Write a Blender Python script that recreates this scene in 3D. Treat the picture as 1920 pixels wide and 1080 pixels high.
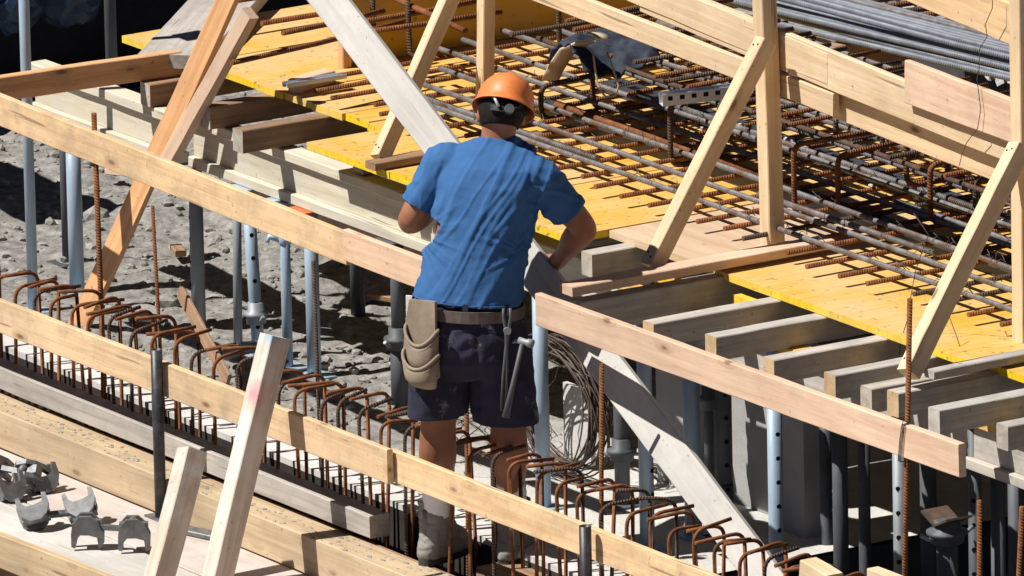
import bpy, bmesh, math, random
from mathutils import Vector, Matrix, noise
random.seed(7)
V = Vector
for o in list(bpy.data.objects):
    bpy.data.objects.remove(o)
SC = bpy.context.scene
COL = SC.collection

# ------------------------------------------------------------------ camera
# World axes: X runs along the trench (towards the camera), Y across it towards the deck, Z up.
# The origin is the board under the worker's left heel.
FPX = 25000.0
PITCH, YAW, ROLL = [math.radians(v) for v in (14.548, 147.534, -1.225)]
cf = V((math.cos(YAW)*math.cos(PITCH), math.sin(YAW)*math.cos(PITCH), -math.sin(PITCH)))
_r = cf.cross(V((0, 0, 1))).normalized(); _u = _r.cross(cf)
cr = _r*math.cos(ROLL) + _u*math.sin(ROLL)
cu = _u*math.cos(ROLL) - _r*math.sin(ROLL)
CAMLOC = V((38.739, -24.307, 12.873))
cam = bpy.data.cameras.new('camera'); camo = bpy.data.objects.new('camera', cam); COL.objects.link(camo)
cam.lens = FPX/1920*36; cam.sensor_width = 36; cam.clip_start = 1; cam.clip_end = 3000
camo.matrix_world = Matrix(((cr.x, cu.x, -cf.x, CAMLOC.x), (cr.y, cu.y, -cf.y, CAMLOC.y), (cr.z, cu.z, -cf.z, CAMLOC.z), (0, 0, 0, 1)))
SC.camera = camo

# ------------------------------------------------------------------ light
SUN_TRAVEL = V((0.26, 0.67, -1.0)).normalized()
w = bpy.data.worlds.new('World'); SC.world = w; w.use_nodes = True
nt = w.node_tree
sky = nt.nodes.new('ShaderNodeTexSky'); sky.sky_type = 'NISHITA'; sky.sun_disc = False; sky.altitude = 2500; sky.air_density = .25; sky.dust_density = .1
sd = -SUN_TRAVEL
sky.sun_elevation = math.asin(sd.z); sky.sun_rotation = math.atan2(sd.x, sd.y)
bgn = nt.nodes['Background']; bgn.inputs['Strength'].default_value = 0.05
nt.links.new(sky.outputs[0], bgn.inputs['Color'])
sun = bpy.data.lights.new('sun', 'SUN'); suno = bpy.data.objects.new('sun', sun); COL.objects.link(suno)
sun.energy = 5.0; sun.angle = math.radians(0.5); sun.color = (1.0, 0.95, 0.87)
suno.rotation_euler = SUN_TRAVEL.to_track_quat('-Z', 'Y').to_euler(); suno.location = (0, 0, 30)
SC.view_settings.view_transform = 'Standard'; SC.view_settings.look = 'None'
SC.view_settings.exposure = 0.45; SC.view_settings.gamma = 1.0
SC.view_settings.use_curve_mapping = False

# ------------------------------------------------------------------ measuring helpers
def ray(px, py):
    return cf + cr*((px-960)/FPX) - cu*((py-540)/FPX)
def at(px, py, x=None, y=None, z=None):
    """the point of a world plane (x=, y= or z= constant) that was measured at this spot of the photograph"""
    d = ray(px, py)
    if x is not None: t = (x-CAMLOC.x)/d.x
    elif y is not None: t = (y-CAMLOC.y)/d.y
    else: t = (z-CAMLOC.z)/d.z
    return CAMLOC + d*t

# ------------------------------------------------------------------ object helpers
def tag(o, label=None, cat=None, group=None, kind=None):
    if label: o['label'] = label
    if cat: o['category'] = cat
    if group: o['group'] = group
    if kind: o['kind'] = kind
    return o
def empty(name, loc, label, cat, group=None):
    o = bpy.data.objects.new(name, None); COL.objects.link(o); o.location = loc; o.empty_display_size = .05
    bpy.context.view_layer.update()
    o.matrix_world = Matrix.Translation(loc)
    return tag(o, label, cat, group)
def link(name, me, mat, parent=None, M=None):
    o = bpy.data.objects.new(name, me); COL.objects.link(o)
    for m in (mat if isinstance(mat, (list, tuple)) else [mat]):
        if m and len(me.materials) < 8: me.materials.append(m)
    M = M or Matrix.Identity(4)
    if parent is not None:
        o.parent = parent
        o.matrix_parent_inverse = Matrix.Identity(4)
        o.matrix_local = parent_world(parent).inverted() @ M
    else:
        o.matrix_world = M
    o['_m'] = [v for r in M for v in r]
    return o
def parent_world(p):
    if '_m' in p: 
        m = list(p['_m']); return Matrix((m[0:4], m[4:8], m[8:12], m[12:16]))
    return Matrix.Translation(p.location)

class MB:
    """collects polygons of one mesh"""
    def __init__(s): s.v = []; s.f = []; s.uv = []; s.mi = []; s.sm = []
    def add(s, vs, fs, mi=0, smooth=False, uvs=None):
        b = len(s.v); s.v += [tuple(p) for p in vs]
        for k, f in enumerate(fs):
            s.f.append([b+i for i in f]); s.mi.append(mi); s.sm.append(smooth)
            s.uv.append(uvs[k] if uvs else [(0, 0)]*len(f))
        return s
    def box(s, x0, x1, y0, y1, z0, z1, mi=0):
        vs = [(x, y, z) for x in (x0, x1) for y in (y0, y1) for z in (z0, z1)]
        return s.add(vs, [(0, 1, 3, 2), (4, 6, 7, 5), (0, 4, 5, 1), (2, 3, 7, 6), (0, 2, 6, 4), (1, 5, 7, 3)], mi)
    def rings(s, rings, cap=True, mi=0, smooth=True, close=True, us=None):
        n = len(rings[0]); vs = [p for r in rings for p in r]; fs = []; uvs = []
        for i in range(len(rings)-1):
            u0, u1 = (us[i], us[i+1]) if us else (i, i+1)
            for j in range(n if close else n-1):
                k = (j+1) % n
                fs.append((i*n+j, i*n+k, (i+1)*n+k, (i+1)*n+j))
                uvs.append([(u0, j/n), (u0, (j+1)/n), (u1, (j+1)/n), (u1, j/n)])
        s.add(vs, fs, mi, smooth, uvs)
        if cap:
            b = len(s.v)-len(vs)
            for idx in (list(range(n))[::-1], [len(vs)-n+i for i in range(n)]):
                s.f.append([b+i for i in idx]); s.mi.append(mi); s.sm.append(False); s.uv.append([(0, 0)]*n)
        return s
    def tube(s, pts, r, n=8, mi=0, cap=True, smooth=True):
        pts = [V(p) for p in pts]; R = r if isinstance(r, (list, tuple)) else [r]*len(pts)
        rings = []; us = []; L = 0; prev = None
        for i, p in enumerate(pts):
            t = (pts[min(i+1, len(pts)-1)]-pts[max(i-1, 0)]).normalized()
            if prev is None:
                a = V((0, 0, 1)) if abs(t.z) < .9 else V((1, 0, 0))
                e1 = t.cross(a).normalized()
            else:
                e1 = (prev - t*prev.dot(t)).normalized()
            prev = e1; e2 = t.cross(e1)
            if i: L += (p-pts[i-1]).length
            us.append(L)
            rings.append([p + (e1*math.cos(q)+e2*math.sin(q))*R[i] for q in [2*math.pi*j/n for j in range(n)]])
        return s.rings(rings, cap, mi, smooth, True, us)
    def prism(s, poly, z0, z1, mi=0):
        n = len(poly)
        return s.rings([[(p[0], p[1], z0) for p in poly], [(p[0], p[1], z1) for p in poly]], True, mi, False)
    def mesh(s, name='m'):
        me = bpy.data.meshes.new(name); me.from_pydata(s.v, [], s.f)
        me.polygons.foreach_set('material_index', s.mi); me.polygons.foreach_set('use_smooth', s.sm)
        uvl = me.uv_layers.new(name='UVMap'); k = 0; flat = []
        for u in s.uv:
            for q in u: flat += [q[0], q[1]]
        uvl.data.foreach_set('uv', flat)
        bm = bmesh.new(); bm.from_mesh(me); bmesh.ops.recalc_face_normals(bm, faces=bm.faces); bm.to_mesh(me); bm.free()
        me.update(); return me
    def build(s, name, mat, parent=None, M=None):
        return link(name, s.mesh(name), mat, parent, M)

def frame(p0, p1, up=(0, 0, 1)):
    p0, p1 = V(p0), V(p1); X = (p1-p0).normalized(); Y = V(up).cross(X).normalized(); Z = X.cross(Y)
    return Matrix(((X.x, Y.x, Z.x, p0.x), (X.y, Y.y, Z.y, p0.y), (X.z, Y.z, Z.z, p0.z), (0, 0, 0, 1))), (p1-p0).length
BR = random.Random(3)
def beam(name, p0, p1, y, z, mat, label=None, cat=None, up=(0, 0, 1), group=None, parent=None, bow=.004, ch=.0035, rough=.0008, skew=(0, 0), end=None):
    """a sawn timber: local X runs p0 -> p1, y=(y0,y1) and z=(z0,z1) are its section"""
    M, L = frame(p0, p1, up)
    y0, y1 = min(y), max(y); z0, z1 = min(z), max(z)
    n = max(2, min(26, int(L/.09))); rg = []
    ph = BR.random()*6; b1 = bow*BR.uniform(-1, 1); b2 = bow*BR.uniform(-.6, .6)
    c = min(ch, (y1-y0)*.2, (z1-z0)*.2)
    sec = [(y0+c, z0), (y1-c, z0), (y1, z0+c), (y1, z1-c), (y1-c, z1), (y0+c, z1), (y0, z1-c), (y0, z0+c)]
    for i in range(n+1):
        t = i/n; s = math.sin(math.pi*t)
        ring = []
        for (a, b) in sec:
            x = t*L + (skew[0]*(b-z0) if i == 0 else 0) + (skew[1]*(b-z0) if i == n else 0)
            q = noise.noise(V((x*6+ph*9, a*30, b*30)))*rough*2
            ring.append((x, a+b1*s+q, b+b2*s+q))
        rg.append(ring)
    mb = MB().rings(rg, True, 0, False)
    if end: mb.mi[-1] = mb.mi[-2] = 1
    o = mb.build(name, [mat, end] if end else mat, parent, M)
    return tag(o, label, cat, group)

# ------------------------------------------------------------------ materials
def new_mat(name):
    m = bpy.data.materials.new(name); m.use_nodes = True
    return m, m.node_tree.nodes, m.node_tree.links, m.node_tree.nodes['Principled BSDF']
def N(ns, t, **k):
    n = ns.new('ShaderNode'+t)
    for a, b in k.items():
        if hasattr(n, a): setattr(n, a, b)
        else: n.inputs[a].default_value = b
    return n
def ramp(ns, stops):
    r = ns.new('ShaderNodeValToRGB'); e = r.color_ramp.elements
    while len(e) < len(stops): e.new(.5)
    for i, (p, c) in enumerate(stops):
        e[i].position = p; e[i].color = (*c, 1) if len(c) == 3 else c
    return r
def grey(v): return (v, v, v)
def mix(ns, ls, fac, a, b, mode='MIX'):
    m = ns.new('ShaderNodeMix'); m.data_type = 'RGBA'; m.blend_type = mode
    for sock, val in ((m.inputs[0], fac), (m.inputs[6], a), (m.inputs[7], b)):
        if hasattr(val, 'is_output'): ls.new(val, sock)
        elif isinstance(val, (int, float)): sock.default_value = val
        else: sock.default_value = (*val, 1)
    return m.outputs[2]
def coords(ns, ls, scale, rand=True):
    tc = ns.new('ShaderNodeTexCoord'); mp = ns.new('ShaderNodeMapping'); mp.inputs['Scale'].default_value = scale
    if rand:
        oi = ns.new('ShaderNodeObjectInfo'); mu = N(ns, 'Math', operation='MULTIPLY'); mu.inputs[1].default_value = 37.0
        ls.new(oi.outputs['Random'], mu.inputs[0])
        ad = N(ns, 'VectorMath', operation='ADD'); ls.new(tc.outputs['Object'], ad.inputs[0]); ls.new(mu.outputs[0], ad.inputs[1])
        ls.new(ad.outputs[0], mp.inputs['Vector'])
    else: ls.new(tc.outputs['Object'], mp.inputs['Vector'])
    return mp.outputs[0]
def bump(ns, ls, h, strength, dist, bs, prev=None):
    b = N(ns, 'Bump'); b.inputs['Strength'].default_value = strength; b.inputs['Distance'].default_value = dist
    ls.new(h, b.inputs['Height'])
    if prev: ls.new(prev, b.inputs['Normal'])
    ls.new(b.outputs[0], bs.inputs['Normal']); return b.outputs[0]

def wood(name, light, dark, knot=(.16, .07, .03), dirt=0.0, dirtc=(.20, .17, .14), rough=.72, knots=True, stain=None, grain=1.0):
    m, ns, ls, bs = new_mat(name)
    v0 = coords(ns, ls, (1, 1, 1))
    # knots: stretched cells
    mpk = N(ns, 'Mapping'); mpk.inputs['Scale'].default_value = (3.0, 8.5, 8.5); ls.new(v0, mpk.inputs[0])
    vo = N(ns, 'TexVoronoi', feature='F1'); vo.inputs['Scale'].default_value = 1.0; ls.new(mpk.outputs[0], vo.inputs['Vector'])
    kn = ramp(ns, [(.0, grey(1)), (.06, grey(.75)), (.10, grey(.2)), (.22, grey(0))]); ls.new(vo.outputs['Distance'], kn.inputs[0])
    # grain bent round the knots
    mpg = N(ns, 'Mapping'); mpg.inputs['Scale'].default_value = (1.1, 26*grain, 26*grain); ls.new(v0, mpg.inputs[0])
    n1 = N(ns, 'TexNoise'); n1.inputs['Scale'].default_value = 1.4; n1.inputs['Detail'].default_value = 3; ls.new(v0, n1.inputs['Vector'])
    wv = N(ns, 'TexNoise'); wv.inputs['Scale'].default_value = 1.6; wv.inputs['Detail'].default_value = 6; wv.inputs['Roughness'].default_value = .62
    wv.inputs['Distortion'].default_value = .6
    sep = N(ns, 'VectorMath', operation='ADD'); ls.new(mpg.outputs[0], sep.inputs[0])
    km = N(ns, 'Math', operation='MULTIPLY'); km.inputs[1].default_value = 2.2 if knots else 0; ls.new(kn.outputs[0], km.inputs[0]); ls.new(km.outputs[0], sep.inputs[1])
    ls.new(sep.outputs[0], wv.inputs['Vector'])
    gr = ramp(ns, [(.34, dark), (.47, tuple(a*.45+b*.55 for a, b in zip(dark, light))), (.60, light)]); ls.new(wv.outputs[0], gr.inputs[0])
    c = gr.outputs[0]
    # slow tone drift along the board and from board to board
    r2 = ramp(ns, [(.3, grey(.80)), (.7, grey(1.12))]); ls.new(n1.outputs[0], r2.inputs[0])
    c = mix(ns, ls, .8, c, r2.outputs[0], 'MULTIPLY')
    oi = ns.new('ShaderNodeObjectInfo'); r3 = ramp(ns, [(0, (.88, .86, .84)), (.5, (1, 1, 1)), (1, (1.08, 1.03, .96))]); ls.new(oi.outputs['Random'], r3.inputs[0])
    c = mix(ns, ls, 1.0, c, r3.outputs[0], 'MULTIPLY')
    if knots: c = mix(ns, ls, kn.outputs[0], c, knot)
    if stain:
        n3 = N(ns, 'TexNoise'); n3.inputs['Scale'].default_value = 9; n3.inputs['Detail'].default_value = 5; n3.inputs['Roughness'].default_value = .7; ls.new(v0, n3.inputs['Vector'])
        r4 = ramp(ns, [(.50, grey(0)), (.62, grey(.9))]); ls.new(n3.outputs[0], r4.inputs[0]); c = mix(ns, ls, r4.outputs[0], c, stain)
    if dirt > 0:
        n4 = N(ns, 'TexNoise'); n4.inputs['Scale'].default_value = 5; n4.inputs['Detail'].default_value = 8; n4.inputs['Roughness'].default_value = .72; ls.new(v0, n4.inputs['Vector'])
        r5 = ramp(ns, [(.46, grey(0)), (.68, grey(dirt))]); ls.new(n4.outputs[0], r5.inputs[0]); c = mix(ns, ls, r5.outputs[0], c, dirtc)
    mpc = N(ns, 'Mapping'); mpc.inputs['Scale'].default_value = (1.6, 34, 34); ls.new(v0, mpc.inputs[0])
    nc = N(ns, 'TexNoise'); nc.inputs['Scale'].default_value = 1.3; nc.inputs['Detail'].default_value = 2; ls.new(mpc.outputs[0], nc.inputs['Vector'])
    rc_ = ramp(ns, [(.26, grey(.75)), (.31, grey(0))]); ls.new(nc.outputs[0], rc_.inputs[0]); c = mix(ns, ls, rc_.outputs[0], c, tuple(q*.35 for q in dark))
    ng = N(ns, 'TexNoise'); ng.inputs['Scale'].default_value = 4.2; ng.inputs['Detail'].default_value = 10; ng.inputs['Roughness'].default_value = .8; ls.new(v0, ng.inputs['Vector'])
    rg_ = ramp(ns, [(.60, grey(0)), (.70, grey(.42))]); ls.new(ng.outputs[0], rg_.inputs[0]); c = mix(ns, ls, rg_.outputs[0], c, (.42, .39, .36))
    ns_ = N(ns, 'TexNoise'); ns_.inputs['Scale'].default_value = 46; ns_.inputs['Detail'].default_value = 2; ls.new(v0, ns_.inputs['Vector'])
    rs_ = ramp(ns, [(.70, grey(0)), (.73, grey(.55))]); ls.new(ns_.outputs[0], rs_.inputs[0]); c = mix(ns, ls, rs_.outputs[0], c, tuple(q*.4 for q in dark))
    ls.new(c, bs.inputs['Base Color']); bs.inputs['Roughness'].default_value = rough; bs.inputs['Specular IOR Level'].default_value = .25
    pv = bump(ns, ls, wv.outputs[0], .4, .005, bs)
    bump(ns, ls, rc_.outputs[0], -.6, .004, bs, pv)
    return m

M_FRESH = wood('fresh spruce', (.72, .54, .34), (.60, .42, .24), dirt=.25, dirtc=(.38, .28, .19))
M_CREAM = wood('cream spruce', (.72, .57, .39), (.60, .44, .275), dirt=.38, dirtc=(.45, .34, .24))
M_RAIL = wood('rail spruce', (.73, .54, .34), (.59, .405, .23), dirt=.6, dirtc=(.30, .23, .17))
M_PINK = wood('pinkish spruce', (.70, .52, .39), (.58, .385, .275), dirt=.4, dirtc=(.42, .30, .23), grain=.7)
M_ORANGE = wood('warm plank', (.66, .40, .22), (.52, .28, .13), dirt=.25, dirtc=(.34, .22, .13))
M_BROWN = wood('brown joist timber', (.36, .23, .15), (.22, .13, .08), dirt=.5, dirtc=(.16, .12, .09))
M_JOIST = wood('joist timber', (.50, .48, .455), (.36, .34, .32), dirt=.8, dirtc=(.26, .25, .24), knots=False)
M_JOISTL = wood('joist timber warm', (.58, .42, .24), (.42, .28, .14), dirt=.6, dirtc=(.34, .30, .26))
M_GREYW = wood('weathered grey timber', (.50, .47, .44), (.36, .33, .31), dirt=.7, dirtc=(.26, .25, .24), knots=False)
M_PALE = wood('cement dusted plank', (.53, .53, .535), (.44, .44, .44), dirt=.5, dirtc=(.38, .375, .37), knots=False, grain=.6)
M_DIRTY = wood('cement stained timber', (.58, .44, .31), (.44, .32, .22), dirt=.8, dirtc=(.50, .48, .45), stain=(.50, .24, .10))
M_OLDW = wood('old toe board', (.56, .44, .29), (.42, .31, .20), dirt=.5, dirtc=(.34, .27, .19))
M_POST = wood('whitewashed post', (.66, .57, .49), (.50, .39, .30), dirt=.8, dirtc=(.66, .63, .60), knots=False)
M_DECKP = wood('pinkish platform plank', (.60, .53, .50), (.50, .43, .40), dirt=.6, dirtc=(.58, .57, .57), knots=False, grain=.5)
M_BEAM = wood('pale beam', (.60, .56, .46), (.48, .44, .34), dirt=.9, dirtc=(.50, .49, .46), knots=False, grain=.6)
M_PLY = wood('plain plywood', (.66, .50, .36), (.56, .40, .27), dirt=.3, dirtc=(.40, .31, .24), knots=False, grain=.5)

def paint_marks(m, marks):
    # sprayed marks at fixed spots of the timber
    ns, ls = m.node_tree.nodes, m.node_tree.links; bs = ns['Principled BSDF']
    for pos, r, c in marks:
        old = bs.inputs['Base Color'].links[0].from_socket
        tc = ns.new('ShaderNodeTexCoord'); d = N(ns, 'VectorMath', operation='DISTANCE'); d.inputs[1].default_value = pos
        n = N(ns, 'TexNoise'); n.inputs['Scale'].default_value = 30; n.inputs['Detail'].default_value = 5; ls.new(tc.outputs['Object'], n.inputs['Vector'])
        ls.new(tc.outputs['Object'], d.inputs[0])
        ad = N(ns, 'Math', operation='MULTIPLY_ADD'); ad.inputs[1].default_value = r*1.2; ls.new(n.outputs[0], ad.inputs[0]); ls.new(d.outputs['Value'], ad.inputs[2])
        mr = N(ns, 'MapRange'); mr.inputs['From Min'].default_value = r*.9; mr.inputs['From Max'].default_value = r*1.9; mr.inputs['To Min'].default_value = .75; mr.inputs['To Max'].default_value = 0
        ls.new(ad.outputs[0], mr.inputs[0]); ls.new(mix(ns, ls, mr.outputs[0], old, c), bs.inputs['Base Color'])
M_POST2 = wood('whitewashed post with paint', (.66, .57, .49), (.50, .39, .30), dirt=.9, dirtc=(.70, .67, .64), knots=False)
paint_marks(M_POST2, [((.72, -.02, .042), .045, (.70, .22, .30)), ((.94, -.03, .042), .045, (.22, .42, .60)), ((.60, .0, .042), .05, (.72, .66, .64))])
def yellow(name, base, worn, wear):
    m, ns, ls, bs = new_mat(name)
    v = coords(ns, ls, (1, 1, 1))
    n1 = N(ns, 'TexNoise'); n1.inputs['Scale'].default_value = 3.2; n1.inputs['Detail'].default_value = 7; n1.inputs['Roughness'].default_value = .65; ls.new(v, n1.inputs['Vector'])
    r1 = ramp(ns, [(.36, grey(0)), (.64, grey(wear))]); ls.new(n1.outputs[0], r1.inputs[0])
    c = mix(ns, ls, r1.outputs[0], base, worn)
    mp = N(ns, 'Mapping'); mp.inputs['Scale'].default_value = (60, 3, 20); ls.new(v, mp.inputs[0])
    n2 = N(ns, 'TexNoise'); n2.inputs['Scale'].default_value = 1; n2.inputs['Detail'].default_value = 4; ls.new(mp.outputs[0], n2.inputs['Vector'])
    r2 = ramp(ns, [(.3, grey(.84)), (.65, grey(1.06))]); ls.new(n2.outputs[0], r2.inputs[0])
    c = mix(ns, ls, 1.0, c, r2.outputs[0], 'MULTIPLY')
    # cement splashes and specks
    vo = N(ns, 'TexNoise'); vo.inputs['Scale'].default_value = 34; vo.inputs['Detail'].default_value = 3; ls.new(v, vo.inputs['Vector'])
    r3 = ramp(ns, [(.635, grey(0)), (.68, grey(.8))]); ls.new(vo.outputs[0], r3.inputs[0])
    c = mix(ns, ls, r3.outputs[0], c, (.22, .17, .10))
    n5 = N(ns, 'TexNoise'); n5.inputs['Scale'].default_value = 1.1; n5.inputs['Detail'].default_value = 5; ls.new(v, n5.inputs['Vector'])
    r5 = ramp(ns, [(.46, grey(0)), (.70, grey(.6))]); ls.new(n5.outputs[0], r5.inputs[0])
    c = mix(ns, ls, r5.outputs[0], c, (.60, .46, .30))
    ls.new(c, bs.inputs['Base Color']); bs.inputs['Roughness'].default_value = .55; bs.inputs['Specular IOR Level'].default_value = .3
    bump(ns, ls, n2.outputs[0], .15, .003, bs)
    return m
M_YTOP = yellow('worn yellow sheet', (.66, .37, .042), (.66, .45, .185), 1.0)
M_YEDGE = yellow('yellow edge', (.80, .56, .012), (.74, .48, .05), .5)
M_YBOX = yellow('yellow panel', (.74, .42, .015), (.68, .40, .05), .5)

def metal(name, a, b, scale=14, rough=.5, metallic=.3, rib=None, stretch=(1, 1, 1), spec=.4, detail=6, rust=None):
    m, ns, ls, bs = new_mat(name)
    v = coords(ns, ls, stretch)
    n1 = N(ns, 'TexNoise'); n1.inputs['Scale'].default_value = scale; n1.inputs['Detail'].default_value = detail; n1.inputs['Roughness'].default_value = .65; ls.new(v, n1.inputs['Vector'])
    r = ramp(ns, [(.32, b), (.66, a)]); ls.new(n1.outputs[0], r.inputs[0]); c = r.outputs[0]
    if rust:
        n2 = N(ns, 'TexNoise'); n2.inputs['Scale'].default_value = scale*.35; n2.inputs['Detail'].default_value = 7; n2.inputs['Roughness'].default_value = .7; ls.new(v, n2.inputs['Vector'])
        r2 = ramp(ns, [(.50, grey(0)), (.62, grey(1))]); ls.new(n2.outputs[0], r2.inputs[0]); c = mix(ns, ls, r2.outputs[0], c, rust)
    ls.new(c, bs.inputs['Base Color']); bs.inputs['Roughness'].default_value = rough; bs.inputs['Metallic'].default_value = metallic; bs.inputs['Specular IOR Level'].default_value = spec
    pv = bump(ns, ls, n1.outputs[0], .3, .002, bs)
    if rib:
        uv = ns.new('ShaderNodeUVMap'); sx = ns.new('ShaderNodeSeparateXYZ'); ls.new(uv.outputs[0], sx.inputs[0])
        k1 = N(ns, 'Math', operation='MULTIPLY'); k1.inputs[1].default_value = 2*math.pi/rib; ls.new(sx.outputs[0], k1.inputs[0])
        k2 = N(ns, 'Math', operation='MULTIPLY_ADD'); k2.inputs[1].default_value = 4*math.pi; ls.new(sx.outputs[1], k2.inputs[0]); ls.new(k1.outputs[0], k2.inputs[2])
        k3 = N(ns, 'Math', operation='SINE'); ls.new(k2.outputs[0], k3.inputs[0])
        bump(ns, ls, k3.outputs[0], .8, .0018, bs, pv)
    return m
M_RUST = metal('rusty rebar', (.29, .115, .045), (.12, .05, .028), 30, .85, .0, rib=.011, spec=.15)
M_HOOK = metal('hook rust', (.27, .105, .042), (.085, .04, .025), 26, .85, .0, spec=.15)
M_RUST2 = metal('dark rusty rebar', (.135, .085, .06), (.055, .04, .035), 25, .8, .0, rib=.011, spec=.2)
M_STEEL = metal('grey rebar', (.27, .265, .275), (.13, .12, .12), 22, .55, .3, rib=.011, spec=.4, rust=(.15, .10, .075))
M_BLUE = metal('blue grey rebar', (.26, .29, .34), (.17, .18, .21), 18, .5, .35, rib=.012, spec=.4)
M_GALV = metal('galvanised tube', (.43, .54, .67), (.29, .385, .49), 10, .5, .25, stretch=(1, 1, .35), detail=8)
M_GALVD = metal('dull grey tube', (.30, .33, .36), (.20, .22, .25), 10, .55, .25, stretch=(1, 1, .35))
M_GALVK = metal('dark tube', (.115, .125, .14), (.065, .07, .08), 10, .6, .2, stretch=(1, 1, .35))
M_ORPLATE = metal('orange plate', (.62, .16, .05), (.45, .12, .05), 20, .6, 0)
M_BLACKPIPE = metal('black pipe', (.035, .037, .042), (.02, .02, .023), 40, .45, .1, rust=(.07, .07, .075), spec=.5)
M_CLAMP = metal('grey clamp steel', (.22, .23, .24), (.12, .125, .13), 25, .5, .45)
M_ALU = metal('white channel', (.62, .66, .74), (.52, .56, .64), 20, .45, .2)
M_WIRE = metal('tie wire', (.13, .10, .08), (.07, .05, .045), 30, .6, .3)
M_HOLE = metal('hole', (.012, .012, .013), (.008, .008, .008), 5, .9, 0, spec=.05)
M_STOP = metal('dark stop end strip', (.075, .08, .10), (.045, .05, .065), 12, .5, .3)

def concrete(name, a, b, scale=6, bumpd=.006, bscale=40, speck=None):
    m, ns, ls, bs = new_mat(name)
    v = coords(ns, ls, (1, 1, 1), False)
    n1 = N(ns, 'TexNoise'); n1.inputs['Scale'].default_value = scale; n1.inputs['Detail'].default_value = 9; n1.inputs['Roughness'].default_value = .66; ls.new(v, n1.inputs['Vector'])
    r = ramp(ns, [(.34, b), (.66, a)]); ls.new(n1.outputs[0], r.inputs[0]); c = r.outputs[0]
    n2 = N(ns, 'TexNoise'); n2.inputs['Scale'].default_value = bscale; n2.inputs['Detail'].default_value = 6; n2.inputs['Roughness'].default_value = .7; ls.new(v, n2.inputs['Vector'])
    if speck:
        r2 = ramp(ns, [(.60, grey(0)), (.70, grey(.8))]); ls.new(n2.outputs[0], r2.inputs[0]); c = mix(ns, ls, r2.outputs[0], c, speck)
    ls.new(c, bs.inputs['Base Color']); bs.inputs['Roughness'].default_value = .9; bs.inputs['Specular IOR Level'].default_value = .15
    bump(ns, ls, n2.outputs[0], .8, bumpd, bs)
    return m
M_FLOOR = concrete('dusty slab', (.60, .59, .56), (.48, .47, .45), 5, .008, 45, (.34, .32, .30))
def rubble_mix(m):
    # raw rubble left of the worker, cement dusted slab right of him
    ns, ls = m.node_tree.nodes, m.node_tree.links; bs = ns['Principled BSDF']
    old = bs.inputs['Base Color'].links[0].from_socket
    tc = ns.new('ShaderNodeTexCoord'); sx = ns.new('ShaderNodeSeparateXYZ'); ls.new(tc.outputs['Object'], sx.inputs[0])
    n = N(ns, 'TexNoise'); n.inputs['Scale'].default_value = 2.5; n.inputs['Detail'].default_value = 6; ls.new(tc.outputs['Object'], n.inputs['Vector'])
    ad = N(ns, 'Math', operation='MULTIPLY_ADD'); ad.inputs[1].default_value = 1.6; ls.new(n.outputs[0], ad.inputs[0]); ls.new(sx.outputs[0], ad.inputs[2])
    mr = N(ns, 'MapRange'); mr.inputs['From Min'].default_value = -.9; mr.inputs['From Max'].default_value = .3; ls.new(ad.outputs[0], mr.inputs[0])
    n2 = N(ns, 'TexNoise'); n2.inputs['Scale'].default_value = 16; n2.inputs['Detail'].default_value = 9; n2.inputs['Roughness'].default_value = .75; ls.new(tc.outputs['Object'], n2.inputs['Vector'])
    r = ramp(ns, [(.34, (.12, .115, .11)), (.52, (.25, .24, .23)), (.68, (.39, .38, .36))]); ls.new(n2.outputs[0], r.inputs[0])
    ls.new(mix(ns, ls, mr.outputs[0], r.outputs[0], old), bs.inputs['Base Color'])
rubble_mix(M_FLOOR)
M_STONE = concrete('rubble', (.38, .37, .35), (.19, .185, .175), 9, .006, 60)
M_SLAB = concrete('smooth slab edge', (.62, .61, .60), (.48, .47, .46), 5, .003, 50)
M_COLUMN = concrete('column concrete', (.40, .40, .40), (.31, .31, .315), 4, .002, 40)
M_ROUGH = concrete('rough concrete', (.60, .60, .61), (.40, .40, .41), 14, .012, 70)
M_GROUND = concrete('earth', (.26, .22, .18), (.17, .145, .12), 1.2, .02, 12)
M_SHADEWALL = concrete('shade toned wall', (.022, .023, .028), (.012, .012, .015), 3, .004, 30)
M_TRENCH = concrete('trench concrete', (.075, .075, .078), (.045, .045, .047), 5, .004, 30)  # near-black base puts the deep shade under the deck into the colour
M_TARP = metal('blue tarpaulin', (.025, .06, .12), (.012, .025, .055), 6, .45, 0)

# ------------------------------------------------------------------ setting
def sheet(name, x0, x1, y0, y1, z, mat, nx=1, ny=1, fn=None, skirt=0):
    mb = MB(); vs = []; fs = []
    for i in range(nx+1):
        for j in range(ny+1):
            x = x0+(x1-x0)*i/nx; y = y0+(y1-y0)*j/ny
            vs.append((x, y, z+(fn(x, y) if fn else 0)))
    for i in range(nx):
        for j in range(ny):
            a = i*(ny+1)+j; fs.append((a, a+ny+1, a+ny+2, a+1))
    mb.add(vs, fs, 0, fn is not None)
    o = mb.build(name, mat); tag(o, kind='structure'); return o
ground = sheet('ground', -600, 600, -600, 600, -1.9, M_GROUND, 24, 24)

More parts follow.
